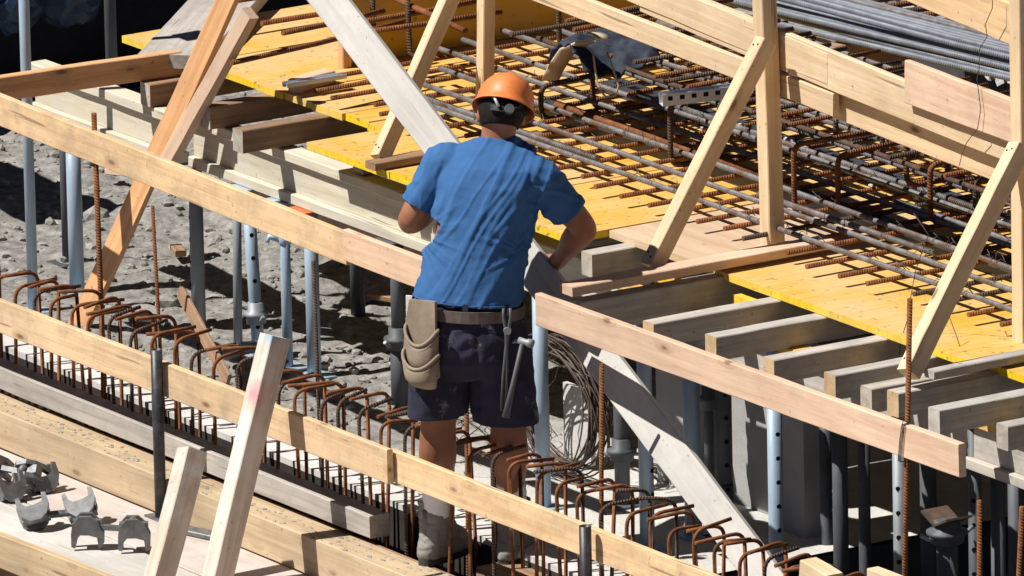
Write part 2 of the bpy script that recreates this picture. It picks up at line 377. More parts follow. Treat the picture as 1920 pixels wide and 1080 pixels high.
EDGE = .315   # the slab edge on the far side of the trench
def lumps(x, y):
    k = min(1, max(0, (-x-.9)/1.2)) * min(1, max(0, (y-.42)/.3))      # rubble left of the worker, smooth slab near the trench
    h = noise.fractal(V((x*2.1, y*2.1, 3.1)), 1.0, 2.1, 6)*.028 + noise.fractal(V((x*13, y*13, 1.1)), .9, 2.0, 4)*.013 + abs(noise.noise(V((x*27, y*27, 4))))*.008
    far = min(1, max(0, (y-1.5)/1.5))
    return h*k*(1+far*.7) + .004*noise.noise(V((x*5, y*5, 0)))
pit = sheet('pit_floor', -9.5, .72, EDGE, 4.2, 0, M_FLOOR, 410, 156, lumps)
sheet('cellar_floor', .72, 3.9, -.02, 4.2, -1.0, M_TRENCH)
sheet('outer_floor', -60, -9.5, EDGE, 60, -.01, M_FLOOR)
sheet('outer_floor', -9.5, 60, 4.2, 60, -.01, M_FLOOR)
sheet('outer_floor', 3.9, 60, EDGE, 4.2, -.01, M_FLOOR)
tag(MB().box(.5, .716, EDGE+.201, 4.2, -1.3, -.014).build('floor_step', M_TRENCH), kind='structure')
tag(MB().box(3.9, 4.1, EDGE, 4.2, -1.3, -.012).build('floor_step', M_TRENCH), kind='structure')
tag(MB().box(-60, .718, EDGE-.003, EDGE+.2, -1.3, -.012).build('slab_edge', M_SLAB), kind='structure')
M_SHADEBOARD = metal('dark shade board', (.045, .04, .038), (.028, .025, .024), 6, .6, 0)  # near-black board colour stands for the shade on the trench's far face
tag(MB().box(-14, .716, EDGE-.022, EDGE-.004, -1.0, -.012).build('shade_board', M_SHADEBOARD), 'dark board added for the shade on the far side of the trench', 'board')
tag(MB().box(-14, .716, EDGE-.024, EDGE+.095, -.0115, .012).build('slab_kerb', M_SLAB), kind='structure')
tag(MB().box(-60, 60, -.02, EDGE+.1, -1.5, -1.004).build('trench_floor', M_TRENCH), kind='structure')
# stones strewn over the rubble
mb = MB(); rs = random.Random(11)
ico = bmesh.new(); bmesh.ops.create_icosphere(ico, subdivisions=1, radius=1)
iv = [v.co.copy() for v in ico.verts]; jf = [[v.index for v in f.verts] for f in ico.faces]; ico.free()
for i in range(6000):
    x = rs.uniform(-8.6, -.6); y = rs.uniform(.36, 3.6)
    if x > -1.6 and rs.random() < .8: continue
    s = .005+.022*rs.random()**4
    if rs.random() < .02: s *= 2.0
    if y < .7: s *= .6
    q = V((rs.random()*9, rs.random()*9, 0)); z = lumps(x, y)
    sc = V((s*rs.uniform(.7, 1.4), s*rs.uniform(.7, 1.3), s*rs.uniform(.45, .9)))
    ang = rs.uniform(0, 6.28); ca, sa = math.cos(ang), math.sin(ang)
    vs = []
    for p in iv:
        k = 1+.45*noise.noise(p*1.3+q)
        X, Y, Z = p.x*sc.x*k, p.y*sc.y*k, p.z*sc.z*k
        vs.append((x+X*ca-Y*sa, y+X*sa+Y*ca, z+Z+sc.z*.3))
    mb.add(vs, jf)
tag(mb.build('rubble_stones', M_STONE), 'loose grey rubble stones strewn over the floor of the pit', kind='stuff')

# near-black wall added at the back left, its colour stands for the shade there
tag(MB().box(-7.3, -6.85, 1.0, 9.0, -.4, 1.25).build('shade_wall', M_SHADEWALL), 'dark shade toned wall added at the far left end of the pit', 'wall')
# near-black wall added to close off and darken the space under the deck
tag(MB().box(-4.6, 12, 4.9, 5.2, -1.2, .9).build('cellar_wall', M_TRENCH), 'near-black wall added at the back to darken the space under the deck', 'wall')

# ------------------------------------------------------------------ near formwork beside the trench
WB = -.045   # top of the timber the worker stands on
tag(MB().box(-14, 8, .035, .052, -1.0, -.05).build('formwork_sheet', M_BROWN), 'brown formwork sheet lining the near side of the trench', 'formwork')
a0 = at(-160, 625, y=.015); a1 = at(690, 960, y=.015)
beam('grey_beam', (a0.x, .02, .06), (a1.x, .02, .06), (0, .085), (-.085, 0), M_GREYW, 'weathered grey beam lying along the near edge of the trench', 'timber beam', bow=.003)
# the dirty edge beam: one length ends beside the worker's boot, a second follows
c0 = at(-160, 705, y=-.10); c1 = at(828, 1092, y=-.10)
beam('edge_beam', (c0.x, -.102, WB), (-.02, -.102, WB), (0, .135), (-.145, 0), M_OLDW, 'long old edge beam with orange stained dirty top under the grey beam', 'timber beam', bow=.003)
beam('edge_beam', (-.008, -.09, WB-.005), (1.9, -.09, WB-.005), (0, .14), (-.14, 0), M_PALE, 'pale cement dusted edge beam right of the left boot', 'timber beam')
# cement crust on the edge beam
mb = MB(); rs = random.Random(5)
for i in range(260):
    x = rs.uniform(-3.4, 0); y = -.095+.12*rs.random(); s = .003+.008*rs.random()**3
    if y > .01 and x < -.75: y -= .05
    vs = [(x+p.x*s*1.6, y+p.y*s, WB+p.z*s*.35) for p in iv]; mb.add(vs, jf)
tag(mb.build('cement_crumbs', M_STONE), 'grey cement crumbs stuck along the dirty edge beam', kind='stuff')
# working platform planks (left foreground)
PZ = -.19
for k, (y0, y1, lab) in enumerate(((-.41, -.108, 'pinkish platform plank next to the old edge beam'), (-.69, -.416, 'pale platform plank under the steel clamps, outer one'))):
    beam('platform_plank', (-5, y0, PZ-.003*k), (2.2, y0, PZ-.003*k), (0, y1-y0), (-.045, 0), (M_DECKP, M_PALE)[k], lab, 'plank', bow=.002)
f0 = at(0, 1004, y=-.735); f1 = at(230, 1092, y=-.735)
beam('toe_board', f0+(f0-f1)*2, f1+(f1-f0)*1, (0, .03), (-.13, 0), M_OLDW, 'old toe board at the bottom left corner with a bright upper edge', 'board')
# two small offcuts at the lower right
p = at(1500, 1050, y=.0); beam('timber_offcut', p, p+V((.16, 0, -.02)), (0, .07), (-.07, 0), M_CREAM, 'small cream timber offcut below the rebar hooks at the lower right', 'timber offcut')
p = at(1625, 1066, y=-.05); beam('timber_offcut', p, p+V((.9, .0, 0)), (0, .05), (-.1, 0), M_CREAM, 'cream timber end at the bottom edge right of the small offcut', 'timber offcut')
beam('footing_block', (.02, .15, WB+.01), (.42, .15, WB+.01), (0, .155), (-.1, 0), M_BROWN, 'brown block bridging the trench under the right boot', 'timber block')

# lower guard rail
RB = -.10
q0 = at(-120, 517, y=RB); q1 = at(727, 843, y=RB-.004)
beam('guard_board', q0, q1, (-.004, .022), (-.128, 0), M_RAIL, 'lower guard board at the left running behind the black pipe and leaning post', 'guard board')
q0 = at(729, 842, y=RB+.026); q1 = at(1090, 983, y=RB+.026); q1 = q0+(q1-q0)*2.7
beam('guard_board', q0, q1, (0, .024), (-.118, 0), M_RAIL, 'lower guard board crossing in front of the shins of the worker', 'guard board')
# pipes that hold it
def pipe(px, py, y, zb, label, r=.0215):
    p = at(px, py, y=y); e = empty('steel_pipe', (p.x, y, zb), label, 'pipe')
    h = p.z-zb; mb = MB()
    R = [[(rr*math.cos(a), rr*math.sin(a), z) for a in [2*math.pi*k/18 for k in range(18)]] for rr, z in ((r, 0), (r, h), (r*.82, h), (r*.82, h-.06))]
    mb.rings(R, True, 0, True).build('tube', M_BLACKPIPE, e, Matrix.Translation(e.location))
    MB().box(-.06, .06, -.035, .035, 0, .008).build('foot_plate', M_CLAMP, e, Matrix.Translation(e.location))
    return e
pipe(293, 655, -.132, PZ, 'black steel pipe standing in front of the lower guard board at the left')
pipe(1097, 986, -.116, PZ, 'short dark steel pipe before the guard board right of the worker')
# leaning posts
p0, p1 = at(402, 1104, z=PZ), at(516, 630, y=-.152)
beam('leaning_post', p0, p1, (-.045, .04), (-.042, .042), M_POST2, 'whitewashed leaning post with pink and blue stains at the guard board', 'post', up=(0, -1, .0))
p0, p1 = at(290, 1112, z=PZ), at(360, 845, y=-.42)
beam('leaning_post', p0, p1, (-.045, .04), (-.042, .042), M_POST, 'short sawn leaning post next to the steel clamps', 'post', up=(0, -1, .0))

# ------------------------------------------------------------------ upper guard rail along the trench
GB = .262
q0 = at(-100, 140, y=GB); q1 = at(648, 437, y=GB)
beam('guard_board', q0, q1, (0, .026), (-.122, 0), M_RAIL, 'long upper guard board left of the worker with dark knots', 'guard board')
q0 = at(643, 430, y=GB-.03); q1 = at(800, 489, y=GB-.03)
beam('guard_board', q0, q1, (0, .027), (-.118, 0), M_PINK, 'short pinkish guard board ending at the left elbow of the worker', 'guard board')
q0 = at(1003, 550, y=GB); q1 = at(1797, 833, y=GB)
GR = beam('guard_board', q0, q1, (0, .03), (-.118, 0), M_PINK, 'upper guard board right of the worker with a wire tied at its end', 'guard board')

# wire tied round the guard board and the rod
mb = MB(); pw = at(1690, 798, y=GB-.004)
for k, dx in enumerate((-.006, .001, .008)):
    mb.tube([pw+V((dx+.01, -.001, .004)), pw+V((dx, -.003, -.05)), pw+V((dx-.012, -.003, -.128)), pw+V((dx-.01, .036, -.135)), pw+V((dx+.012, .038, -.02)), pw+V((dx+.012, .03, .008)), pw+V((dx+.01, -.001, .004))], .0018, 6)
mb.tube([pw+V((.008, .03, .008)), pw+V((.012, .0, .02)), pw+V((.02, -.01, .01))], .0016, 6)
tag(mb.build('wire_tie', M_WIRE), 'dark tie wire binding the right guard board to a rusty rod', 'wire')

# ------------------------------------------------------------------ rebar hooks over the trench
def arc(p, c, q, n=5):
    p, c, q = V(p), V(c), V(q); return [p*(1-t)**2+c*2*t*(1-t)+q*t*t for t in [i/n for i in range(n+1)]]
rs = random.Random(21)
HOOKL = 'bent rusty rebar hook standing in the row over the trench'
hook_meshes = []
for k in range(10):
    h = rs.uniform(-.012, .012); L = rs.uniform(.12, .21); dz = rs.uniform(-.012, .018); r = .0072
    pts = [V((0, 0, -.85)), V((rs.uniform(-.004, .004), 0, -.3)), V((0, 0, .395+h-.05))] + arc((0, 0, .395+h-.05), (0, 0, .395+h), (0, .055, .395+h+dz*.3)) + [V((rs.uniform(-.012, .012), L, .395+h+dz))]
    hook_meshes.append(MB().tube(pts, r, 8).mesh('hook'))
x = -3.55; k = 0
while x < 2.35:
    for far in (0, 1):
        if far and rs.random() < .15: continue
        me = hook_meshes[rs.randrange(10)]
        xx = x+rs.uniform(-.016, .016)+(.05 if far else 0); zz = rs.uniform(-.012, .012)+.014*far+ .012*(x+1)
        M = Matrix.Translation((xx, .272 if far else .098, zz)) @ Matrix.Rotation((math.pi if far else 0)+rs.uniform(-.3, .3), 4, 'Z') @ Matrix.Rotation(rs.uniform(-.035, .035), 4, 'X') @ Matrix.Rotation(rs.uniform(-.055, .055), 4, 'Y')
        tag(link('rebar_hook', me, M_HOOK if rs.random() < .85 else M_RUST2, None, M), HOOKL, 'rebar hook', 'rebar hooks over the trench')
    x += .145
def rod(pxt, pyt, pxb, pyb, y, zb, label, r=.0085, mat=M_RUST):
    t = at(pxt, pyt, y=y); b = at(pxb, pyb, y=y); d = (b-t)*(1/(b.z-t.z)); e = t+d*(zb-t.z)
    MB_ = MB().tube([t, t*.6+e*.4+V((rs.uniform(-.004, .004), 0, 0)), e], r, 8)
    return tag(MB_.build('rebar_rod', mat), label, 'rebar rod')
rod(176, 212, 193, 640, .29, -.9, 'tall rusty rod behind the left guard board beside the blue tube', .0105)
rod(286, 386, 300, 640, .29, -.9, 'thin rusty rod right of the warm raking planks', .007)
rod(587, 490, 598, 780, .30, -.9, 'thin dark rod in front of the bright tube left of the worker', .0075, M_RUST2)
rod(1128, 682, 1128, 1000, .28, -.9, 'rusty rod standing right of the wire coil', .0085)
rod(1706, 560, 1697, 1080, .305, -.9, 'ribbed rod tied to the end of the right guard board', .0095)
rod(1836, 938, 1836, 1080, .2, -.9, 'bare rod at the lower right before the perforated tube', .0085)
rod(1916, 950, 1910, 1080, .2, -.9, 'bare rod at the right edge near the bottom', .0085)
rod(874, 690, 876, 900, .30, -.9, 'rusty rod seen between the legs of the worker', .0085)

# ------------------------------------------------------------------ formwork deck
ZJ, ZD, JH = .95, .977, .088
M_JEND = wood('cut joist end', (.58, .42, .25), (.44, .30, .16), dirt=.4, dirtc=(.45, .40, .34), knots=False, grain=.5)
M_JENDG = wood('grey joist end', (.50, .47, .43), (.34, .31, .28), dirt=.5, dirtc=(.25, .23, .21), knots=False, grain=.5)
def joist(px, py, y1, mat, label, w=.07, h=JH, yo=None, z=ZJ):
    p = at(px, py, z=z); y0 = p.y if yo is None else yo
    return beam('joist', (p.x, y0, z), (p.x, y1, z), (-w, 0), (-h, 0), M_JOIST if mat is M_JOISTL else mat, label, 'joist', bow=.002, end=M_JEND if mat is M_JOISTL else M_JENDG)
joist(263, 153, 3.3, M_BROWN, 'brown joist end behind the raking planks at the left')
joist(375, 195, 3.3, M_BROWN, 'brown joist right of the raking planks')
joist(436, 239, 3.3, M_BROWN, 'dark brown joist lying beside the second yellow sheet')
for i, x in enumerate((-2.12, -1.75, -1.40, -1.05, -.70)):
    beam('joist', (x, 1.0, ZJ), (x, 3.3, ZJ), (-.07, 0), (-JH, 0), M_JOIST, 'hidden joist under the yellow sheets behind the worker', 'joist', group='joists behind the worker', bow=.002)
joist(1090, 470, 3.3, M_JOIST, 'grey joist end at the right elbow of the worker')
joist(1068, 560, 3.3, M_JOIST, 'dark joist right under the runner of the middle guard frame', z=.985-.02, h=.12)
JL = [(1205, 600, M_JOISTL, 'first pale topped joist right of the worker, under a yellow offcut'), (1322, 625, M_JOISTL, 'second pale topped joist right of the worker'), (1430, 668, M_JOISTL, 'third joist right of the worker, with a chipped end'),
      (1545, 697, M_JOISTL, 'fourth joist right of the worker'), (1613, 722, M_JOIST, 'grey ended joist left of the foot of the right brace'), (1663, 730, M_JOISTL, 'orange ended joist at the foot of the right brace'),
      (1740, 762, M_JOIST, 'grey ended joist right of the foot of the right brace'), (1868, 792, M_JOIST, 'joist end at the right edge of the picture')]
for i, x in enumerate((2.85, 3.15, 3.45)):
    beam('joist', (x, .70, ZJ), (x, 3.3, ZJ), (-.07, 0), (-JH, 0), M_JOIST, 'joist beyond the right edge of the picture', 'joist', group='joists beyond the right edge', bow=.002)
for px, py, m, lab in JL: joist(px, py, 3.3, m, lab)

# H20 stringers (flange, web, flange)
def stringer(x0, x1, y, zt, label, mat=M_BEAM, h=.2, tmat=None):
    e = empty('stringer', ((x0+x1)/2, y, zt-h), label, 'formwork beam')
    e['_m'] = [v for r in Matrix.Translation(e.location) for v in r]
    f = .04
    beam('top_flange', (x0, y, zt), (x1, y, zt), (-.04, .04), (-f, 0), tmat or mat, parent=e, bow=0)
    beam('web', (x0, y, zt-f-.001), (x1, y, zt-f-.001), (-.014, .014), (-(h-2*f-.002), 0), mat, parent=e, bow=0, ch=.001)
    beam('bottom_flange', (x0, y, zt-h+f), (x1, y, zt-h+f), (-.04, .04), (-f, 0), mat, parent=e, bow=0)
    return e
ZS = ZJ-JH-.002
stringer(-4.36, -3.31, .97, ZS, 'pale formwork beam with red painted end at the far left')
stringer(-3.27, -.2, 1.02, ZS-.005, 'pale formwork beam running behind the left elbow of the worker')
stringer(-.1, 3.9, .90, ZS, 'yellow topped formwork beam under the joists at the right', M_JOIST, .2, M_YTOP)
stringer(-4.6, 3.4, 1.95, ZS, 'formwork beam under the middle of the yellow deck')
stringer(-4.6, 3.4, 3.0, ZS, 'formwork beam under the back of the yellow deck')
p = at(500, 352, y=1.12)
beam('bracing_board', at(440, 322, y=1.12), at(760, 448, y=1.12), (0, .025), (-.10, 0), M_PINK, 'pinkish bracing board below the pale formwork beam', 'board')
beam('bracing_board', at(725, 425, y=1.2), at(830, 466, y=1.2), (0, .025), (-.10, 0), M_PINK, 'short pinkish board behind the left elbow of the worker', 'board')

def panel(x0, x1, y0, y1, label, group=None, zt=ZD, top=None, edge=None, name='formwork_sheet', t=.027):
    mb = MB(); g = .0035; j = BR.uniform(-.002, .002)
    x0 += g; x1 -= g; nx = 4; c = .002
    mb.box(x0, x1, y0, y1, zt-t+j, zt+j, 1)
    for f in range(len(mb.f)):
        if f == 5: mb.mi[f] = 0
    M = Matrix.Translation(((x0+x1)/2, (y0+y1)/2, 0))
    mb.v = [(a-M[0][3], b-M[1][3], c_) for a, b, c_ in mb.v]
    return tag(mb.build(name, [top or M_YTOP, edge or M_YEDGE], None, M), label, 'formwork sheet', group)
SG = 'yellow formwork sheets of the deck'
xs = [-4.10, -3.55, -3.12, -2.93, -2.72, -2.50, -2.33, -2.13]
for i in range(len(xs)-1):
    panel(xs[i], xs[i+1], 1.195+.012*(i % 2), 3.3, ('first', 'second', 'third', 'fourth', 'fifth', 'sixth', 'seventh')[i]+' yellow formwork sheet from the left in the row beyond the brown joists', SG)
for x0, x1, w_ in ((-2.22, -1.64, 'under the foot of the raking brace left of the worker'), (-1.64, -1.06, 'hidden behind the back of the worker'), (-1.06, -.43, 'at the right elbow of the worker')):
    panel(x0, x1, .86, 2.0, 'yellow formwork sheet '+w_, 'yellow sheets behind the worker')
for x0, x1 in ((-2.13, -1.5), (-1.5, -.9), (-.9, -.43), (-.43, .265), (.265, .9), (.9, 1.5), (1.5, 1.93), (1.93, 2.6), (2.6, 3.4)):
    panel(x0, x1, 2.003, 3.3, 'yellow formwork sheet in the back row of the deck under the rebar', 'yellow sheets in the back row')
panel(-.425, .258, 1.03, 2.0, 'plain wooden formwork sheet between the yellow ones', None, ZD, M_PLY, M_CREAM)
panel(.265, 1.93, 1.018, 2.0, 'large bright yellow formwork sheet right of the middle guard frame')
panel(1.935, 3.4, 1.06, 2.0, 'yellow formwork sheet at the right edge of the picture')
panel(-7.2, -5.35, .72, 1.14, 'unseen brown sheet added at the left to shade the pit floor', None, ZD, M_PLY, M_CREAM)  # unseen sheet, added to cast shade on the left pit floor
for x in (-7.0, -5.55):  # supports added only to carry the unseen shading sheet
    beam('timber_support', (x, .93, -.02), (x, .93, ZD-.029), (-.05, .05), (-.05, .05), M_BROWN, 'brown timber support added under the unseen shading sheet', 'timber support', up=(0, -1, 0), group='supports under the far left sheet')
# yellow offcuts between the joists
for px, py, w_, lab in ((1217, 580, .17, 'yellow offcut standing behind the first pale topped joist right of the worker'), (1378, 668, .12, 'yellow offcut showing between the second and third joist right of the worker')):
    p = at(px, py, y=1.0); p.z = max(p.z, ZS+.003)
    tag(MB().box(0, w_, 0, .03, 0, .055).build('sheet_offcut', M_YEDGE, None, Matrix.Translation(p)), lab, 'sheet offcut')
# nails driven into braces and boards
nail_me = MB().rings([[(.0042*math.cos(a), .0042*math.sin(a), z) for a in [2*math.pi*k/8 for k in range(8)]] for z in (-.002, .0016)], True, 0, False).mesh('nail_head')
def nails(o, pts):
    M = parent_world(o)
    for p in pts: link('nail_head', nail_me, M_HOLE, o, M @ Matrix.Translation(p))
# rail running across at the left, on the deck edge
q0, q1 = V((-3.58, -.6, 1.035)), V((-3.53, 1.15, 1.035))
beam('cross_beam', at(-40, 146, x=-3.57), at(330, 92, x=-3.53), (-.045, 0), (-.095, 0), M_BROWN and M_ORANGE, 'warm brown cross beam at the upper left', 'timber beam')
# grey scaffold plank lying askew
p0 = at(322, 103, z=1.04); p1 = at(462, -50, z=1.06)
beam('scaffold_plank', p0, p1, (-.135, .135), (-.052, 0), M_GREYW, 'weathered grey scaffold plank lying askew at the top left', 'plank')
# raking planks
p0 = at(137, 625, y=.66); p1 = at(436, -32, y=1.0)
beam('raking_plank', p0, p1, (-.047, .047), (-.026, 0), M_ORANGE, 'long warm raking plank standing on the pit floor at the left', 'plank', up=(.25, -1, .2))
p0 = at(303, 322, y=.83); p1 = at(468, 24, y=.98)
beam('raking_plank', p0, p1, (-.032, .03), (-.026, .02), M_PINK, 'shorter raking plank right of the long warm one', 'plank', up=(.25, -1, .2))

# yellow upstand box at the upper left
tag(MB().box(-3.17, -3.14, 1.62, 3.3, ZD+.002, ZD+.52).build('upright_formwork', M_YBOX), 'dark yellow upright formwork panel behind the rebar at the top left', 'formwork panel')
beam('upstand_stud', (-3.13, 1.60, ZD), (-3.13, 1.60, ZD+.36), (-.02, .02), (-.02, .02), M_ORANGE, 'short orange stud at the front end of the upright yellow panel', 'timber stud', up=(0, 1, 0))
beam('timber_block', at(540, 148, z=ZD+.05), at(606, 128, z=ZD+.05), (-.06, 0), (-.05, 0), M_PINK, 'pinkish block lying on the narrow yellow sheets', 'timber block')

# ------------------------------------------------------------------ guard frames on the deck
# frame at the left (behind the worker's head)
x = -2.05
beam('guard_post', at(908, 215, y=1.40), at(912, -40, y=1.40), (-.026, .026), (-.026, .026), M_CREAM, 'guard post behind the orange helmet', 'post', up=(0, -1, 0))
NB1 = beam('guard_brace', at(712, 298, y=.885), at(853, -25, y=1.36), (-.026, .026), (-.03, .03), M_CREAM, 'raking brace left of the helmet', 'brace', up=(0, -1, .4))
q = at(690, 302, z=ZD+.032); beam('guard_runner', q, q+V((0, .75, 0)), (-.05, .02), (-.03, 0), M_BROWN, 'brown runner under the foot of the raking brace left of the worker', 'runner')
# middle frame
beam('guard_post', at(1449, 462, y=1.38), at(1431, -60, y=1.38), (-.033, .033), (-.033, .033), M_CREAM, 'tall guard post of the middle frame', 'post', up=(0, -1, 0))
NB2 = beam('guard_brace', at(1221, 502, y=.80), at(1436, 76, y=1.335), (-.03, .03), (-.032, .032), M_CREAM, 'raking brace of the middle guard frame', 'brace', up=(0, -1, .4))
q = at(1060, 534, z=1.03); beam('guard_runner', q, q+V((.0, 1.12, 0)), (-.045, .04), (-.035, 0), M_PINK, 'pinkish runner of the middle guard frame', 'runner')
# right frame
beam('guard_post', at(1922, 655, y=1.33), at(1915, -60, y=1.38), (-.033, .033), (-.033, .033), M_CREAM, 'guard post at the right edge of the picture', 'post', up=(0, -1, 0))
NB3 = beam('guard_brace', at(1703, 702, y=.70), at(1912, 276, y=1.33), (-.032, .03), (-.034, .034), M_CREAM, 'raking brace of the right guard frame', 'brace', up=(0, -1, .4))
q = at(1733, 690, z=1.015); beam('guard_runner', q, q+V((.0, .75, 0)), (-.06, .0), (-.03, 0), M_GREYW, 'grey runner of the right guard frame', 'runner')

for o, zt in ((NB1, .03), (NB2, .032), (NB3, .034)):
    L = max(v.co.x for v in o.data.vertices)
    nails(o, [(.030, -.012, zt), (.045, .014, zt), (L-.03, -.013, zt), (L-.035, .012, zt)])
# boards of the deck guard
UB = 1.425
q0, q1 = at(1000, -2, y=UB), at(1570, 205, y=UB)
def gboard(px0, py0, px1, py1, h, yo, mat, lab, t=.026):
    beam('guard_board', at(px0, py0, y=UB+yo), at(px1, py1, y=UB+yo), (0, t), (-h, 0), mat, lab, 'guard board', bow=.003)
gboard(850, -98, 1562, 176, .085, 0, M_CREAM, 'lower deck guard board at the top centre')
gboard(1560, 160, 1960, 316, .12, .045, M_CREAM, 'lower deck guard board at the right in the shadow of the one above')
gboard(1200, -50, 1960, 258, .145, .004, M_CREAM, 'upper deck guard board running behind both guard posts')
gboard(900, -176, 1552, 100, .12, .0, M_CREAM, 'second deck guard board at the top centre')
gboard(1696, 113, 1960, 212, .155, -.028, M_PINK, 'pinkish short guard board fixed on top at the right')
gboard(1600, -118, 1960, 34, .15, .004, M_FRESH, 'top deck guard board at the upper right corner')
# thin wires hanging over the boards
mb = MB(); rs = random.Random(4)
def wire(pts, y, r=.0016):
    mb.tube([at(a, b, y=y)+V((0, rs.uniform(-.004, .004), 0)) for a, b in pts], r, 5)
wire([(1862, -20), (1862, 15), (1848, 45), (1852, 68), (1838, 92), (1836, 130), (1830, 148), (1834, 175), (1838, 205), (1834, 240), (1812, 268), (1804, 290), (1800, 310)], 1.385)
tag(mb.build('hanging_wire', M_WIRE), 'thin wire hanging over the deck guard boards at the right', 'wire')
mb = MB()
wire([(1715, 400), (1742, 440), (1728, 470), (1715, 510), (1706, 560), (1700, 600), (1690, 640), (1685, 680)], 1.05)
tag(mb.build('hanging_wire', M_WIRE), 'thin wire trailing over the edge of the large yellow sheet', 'wire')
mb = MB()
wire([(1778, 590), (1785, 610), (1792, 630), (1800, 655)], 1.1)
tag(mb.build('hanging_wire', M_WIRE), 'short bent wire on the yellow sheet right of the brace', 'wire')

# ------------------------------------------------------------------ reinforcement on the deck
rs = random.Random(33)
GX = 'rusty crossbars of the lower mat'; GL = 'long bars of the lower mat'; GT = 'bars of the upper mat'
def bar(name, pts, r, mat, label, group=None, n=8):
    c = V(pts[0]); me = MB().tube([V(p)-c for p in pts], r, n).mesh(name)
    return tag(link(name, me, mat, None, Matrix.Translation(c)), label, name.replace('_', ' '), group)
# crossbars (run in Y), measured tips at the right, continued to the left behind the worker
tips = [(.282, 1.187), (.392, 1.255), (.586, 1.209), (.769, 1.225), (.922, 1.239), (1.14, 1.291), (1.30, 1.27), (1.488, 1.284), (1.678, 1.292), (1.83, 1.3), (1.99, 1.3), (2.15, 1.3)]
x = .13
while x > -2.9:
    tips.append((x, 1.24+rs.uniform(-.06, .05))); x -= rs.uniform(.14, .175)
for x, y in tips:
    z = ZD+.045+rs.uniform(-.003, .003); ye = 3.2+rs.uniform(-.1, .1); s = rs.uniform(-.035, .035)
    m = M_RUST if rs.random() < .8 else M_RUST2
    bar('crossbar', [(x, y, z), (x+s*.5, (y+ye)/2, z+rs.uniform(-.004, .004)), (x+s, ye, z)], .0096, m, 'rusty crossbar of the lower mat resting above the yellow sheets', GX)
# long bars (run in X)
for nth, y in zip(('first', 'second', 'third', 'fourth', 'fifth', 'sixth', 'seventh', 'eighth', 'ninth'), (1.385, 1.555, 1.72, 1.90, 2.06, 2.25, 2.42, 2.6, 2.8)):
    z = ZD+.045+.022+rs.uniform(-.002, .002); x0 = -2.45+rs.uniform(-.25, .1) if y < 1.6 else -2.95+rs.uniform(-.1, .3)
    pts = [(x0+(3.3-x0)*t, y+rs.uniform(-.008, .008), z+rs.uniform(-.003, .003)) for t in [i/6 for i in range(7)]]
    bar('long_bar', pts, .0108, M_STEEL, nth+' long grey ribbed bar of the lower mat, counted from the free edge', GL)
# second bars lapping the first
for y, xa, xb in ((1.42, -2.3, -1.1), (1.60, -.3, .8), (1.76, -1.9, -.3), (1.93, .1, 1.6), (2.1, -1.6, .4)):
    bar('long_bar', [(xa, y, ZD+.07), (xb, y+rs.uniform(-.02, .02), ZD+.072)], .012, M_RUST if rs.random() < .5 else M_STEEL, 'shorter lapping bar of the lower mat', 'lapping bars of the lower mat')
# perforated dark stop-end strips under the mat
for y, xa, xb, lab in ((1.80, -2.1, 3.0, 'dark perforated stop end strip nearer the worker'), (2.2, -2.2, 3.0, 'dark perforated stop end strip further back')):
    e = empty('stop_end_strip', ((xa+xb)/2, y, ZD), lab, 'stop end strip')
    mb = MB(); x = xa
    T = Matrix.Translation(e.location)
    mb.box(xa-e.location.x, xb-e.location.x, -.045, -.042, .004, .042).box(xa-e.location.x, xb-e.location.x, .042, .045, .004, .042)
    x = xa
    mb.box(xa-e.location.x, xb-e.location.x, -.0415, -.022, .0365, .0415).box(xa-e.location.x, xb-e.location.x, .022, .0415, .0365, .0415)
    while x < xb:
        mb.box(x-e.location.x, x+.045-e.location.x, -.0215, .0215, .0365, .0415); x += .095
    mb.build('strip', M_STOP, e, T)
# edge hairpins: upright bars bent back over the deck
def hairpin(px, py, y, h, r, L, label, mat, dx=0):
    b = at(px, py, y=y); z = b.z
    pts = [(b.x+dx, b.y+.25, z+.0)] + arc((b.x+dx*.5, b.y+.05, z), (b.x, b.y, z), (b.x, b.y, z+.05)) + arc((b.x, b.y, z+h-.04), (b.x, b.y, z+h), (b.x, b.y+.045, z+h)) + [(b.x+rs.uniform(-.03, .03), b.y+L, z+h+rs.uniform(-.01, .02))]
    bar('hairpin_bar', pts, r, mat, label, 'hairpin bars along the deck')
HL = 'bent hairpin bar standing on the mat with its top leg turned over the deck'
for px, py, y, h in ((1015, 225, 1.66, .13), (1490, 408, 1.62, .27), (1258, 312, 1.68, .24), (1572, 402, 1.78, .22), (1905, 478, 1.86, .28), (1112, 205, 1.92, .2), (1830, 440, 2.0, .2), (1700, 350, 2.0, .2), (1350, 300, 1.9, .22), (1745, 420, 1.88, .22)):
    hairpin(px, py, y, h, .0105, rs.uniform(.25, .5), HL, M_RUST if rs.random() < .6 else M_RUST2)
x = -2.6
while x < 3.2:
    for y in (2.25,):
        z = ZD+.06; h = .2+rs.uniform(-.03, .03); xx = x+rs.uniform(-.05, .05)
        pts = [(xx, y+.2, z)] + arc((xx, y+.05, z), (xx, y, z), (xx, y, z+.05)) + arc((xx, y, z+h-.04), (xx, y, z+h), (xx, y+.045, z+h)) + [(xx+rs.uniform(-.03, .03), y+.35, z+h)]
        bar('hairpin_bar', pts, .0105, M_RUST2, HL, 'hairpin bars along the deck')
    x += .36
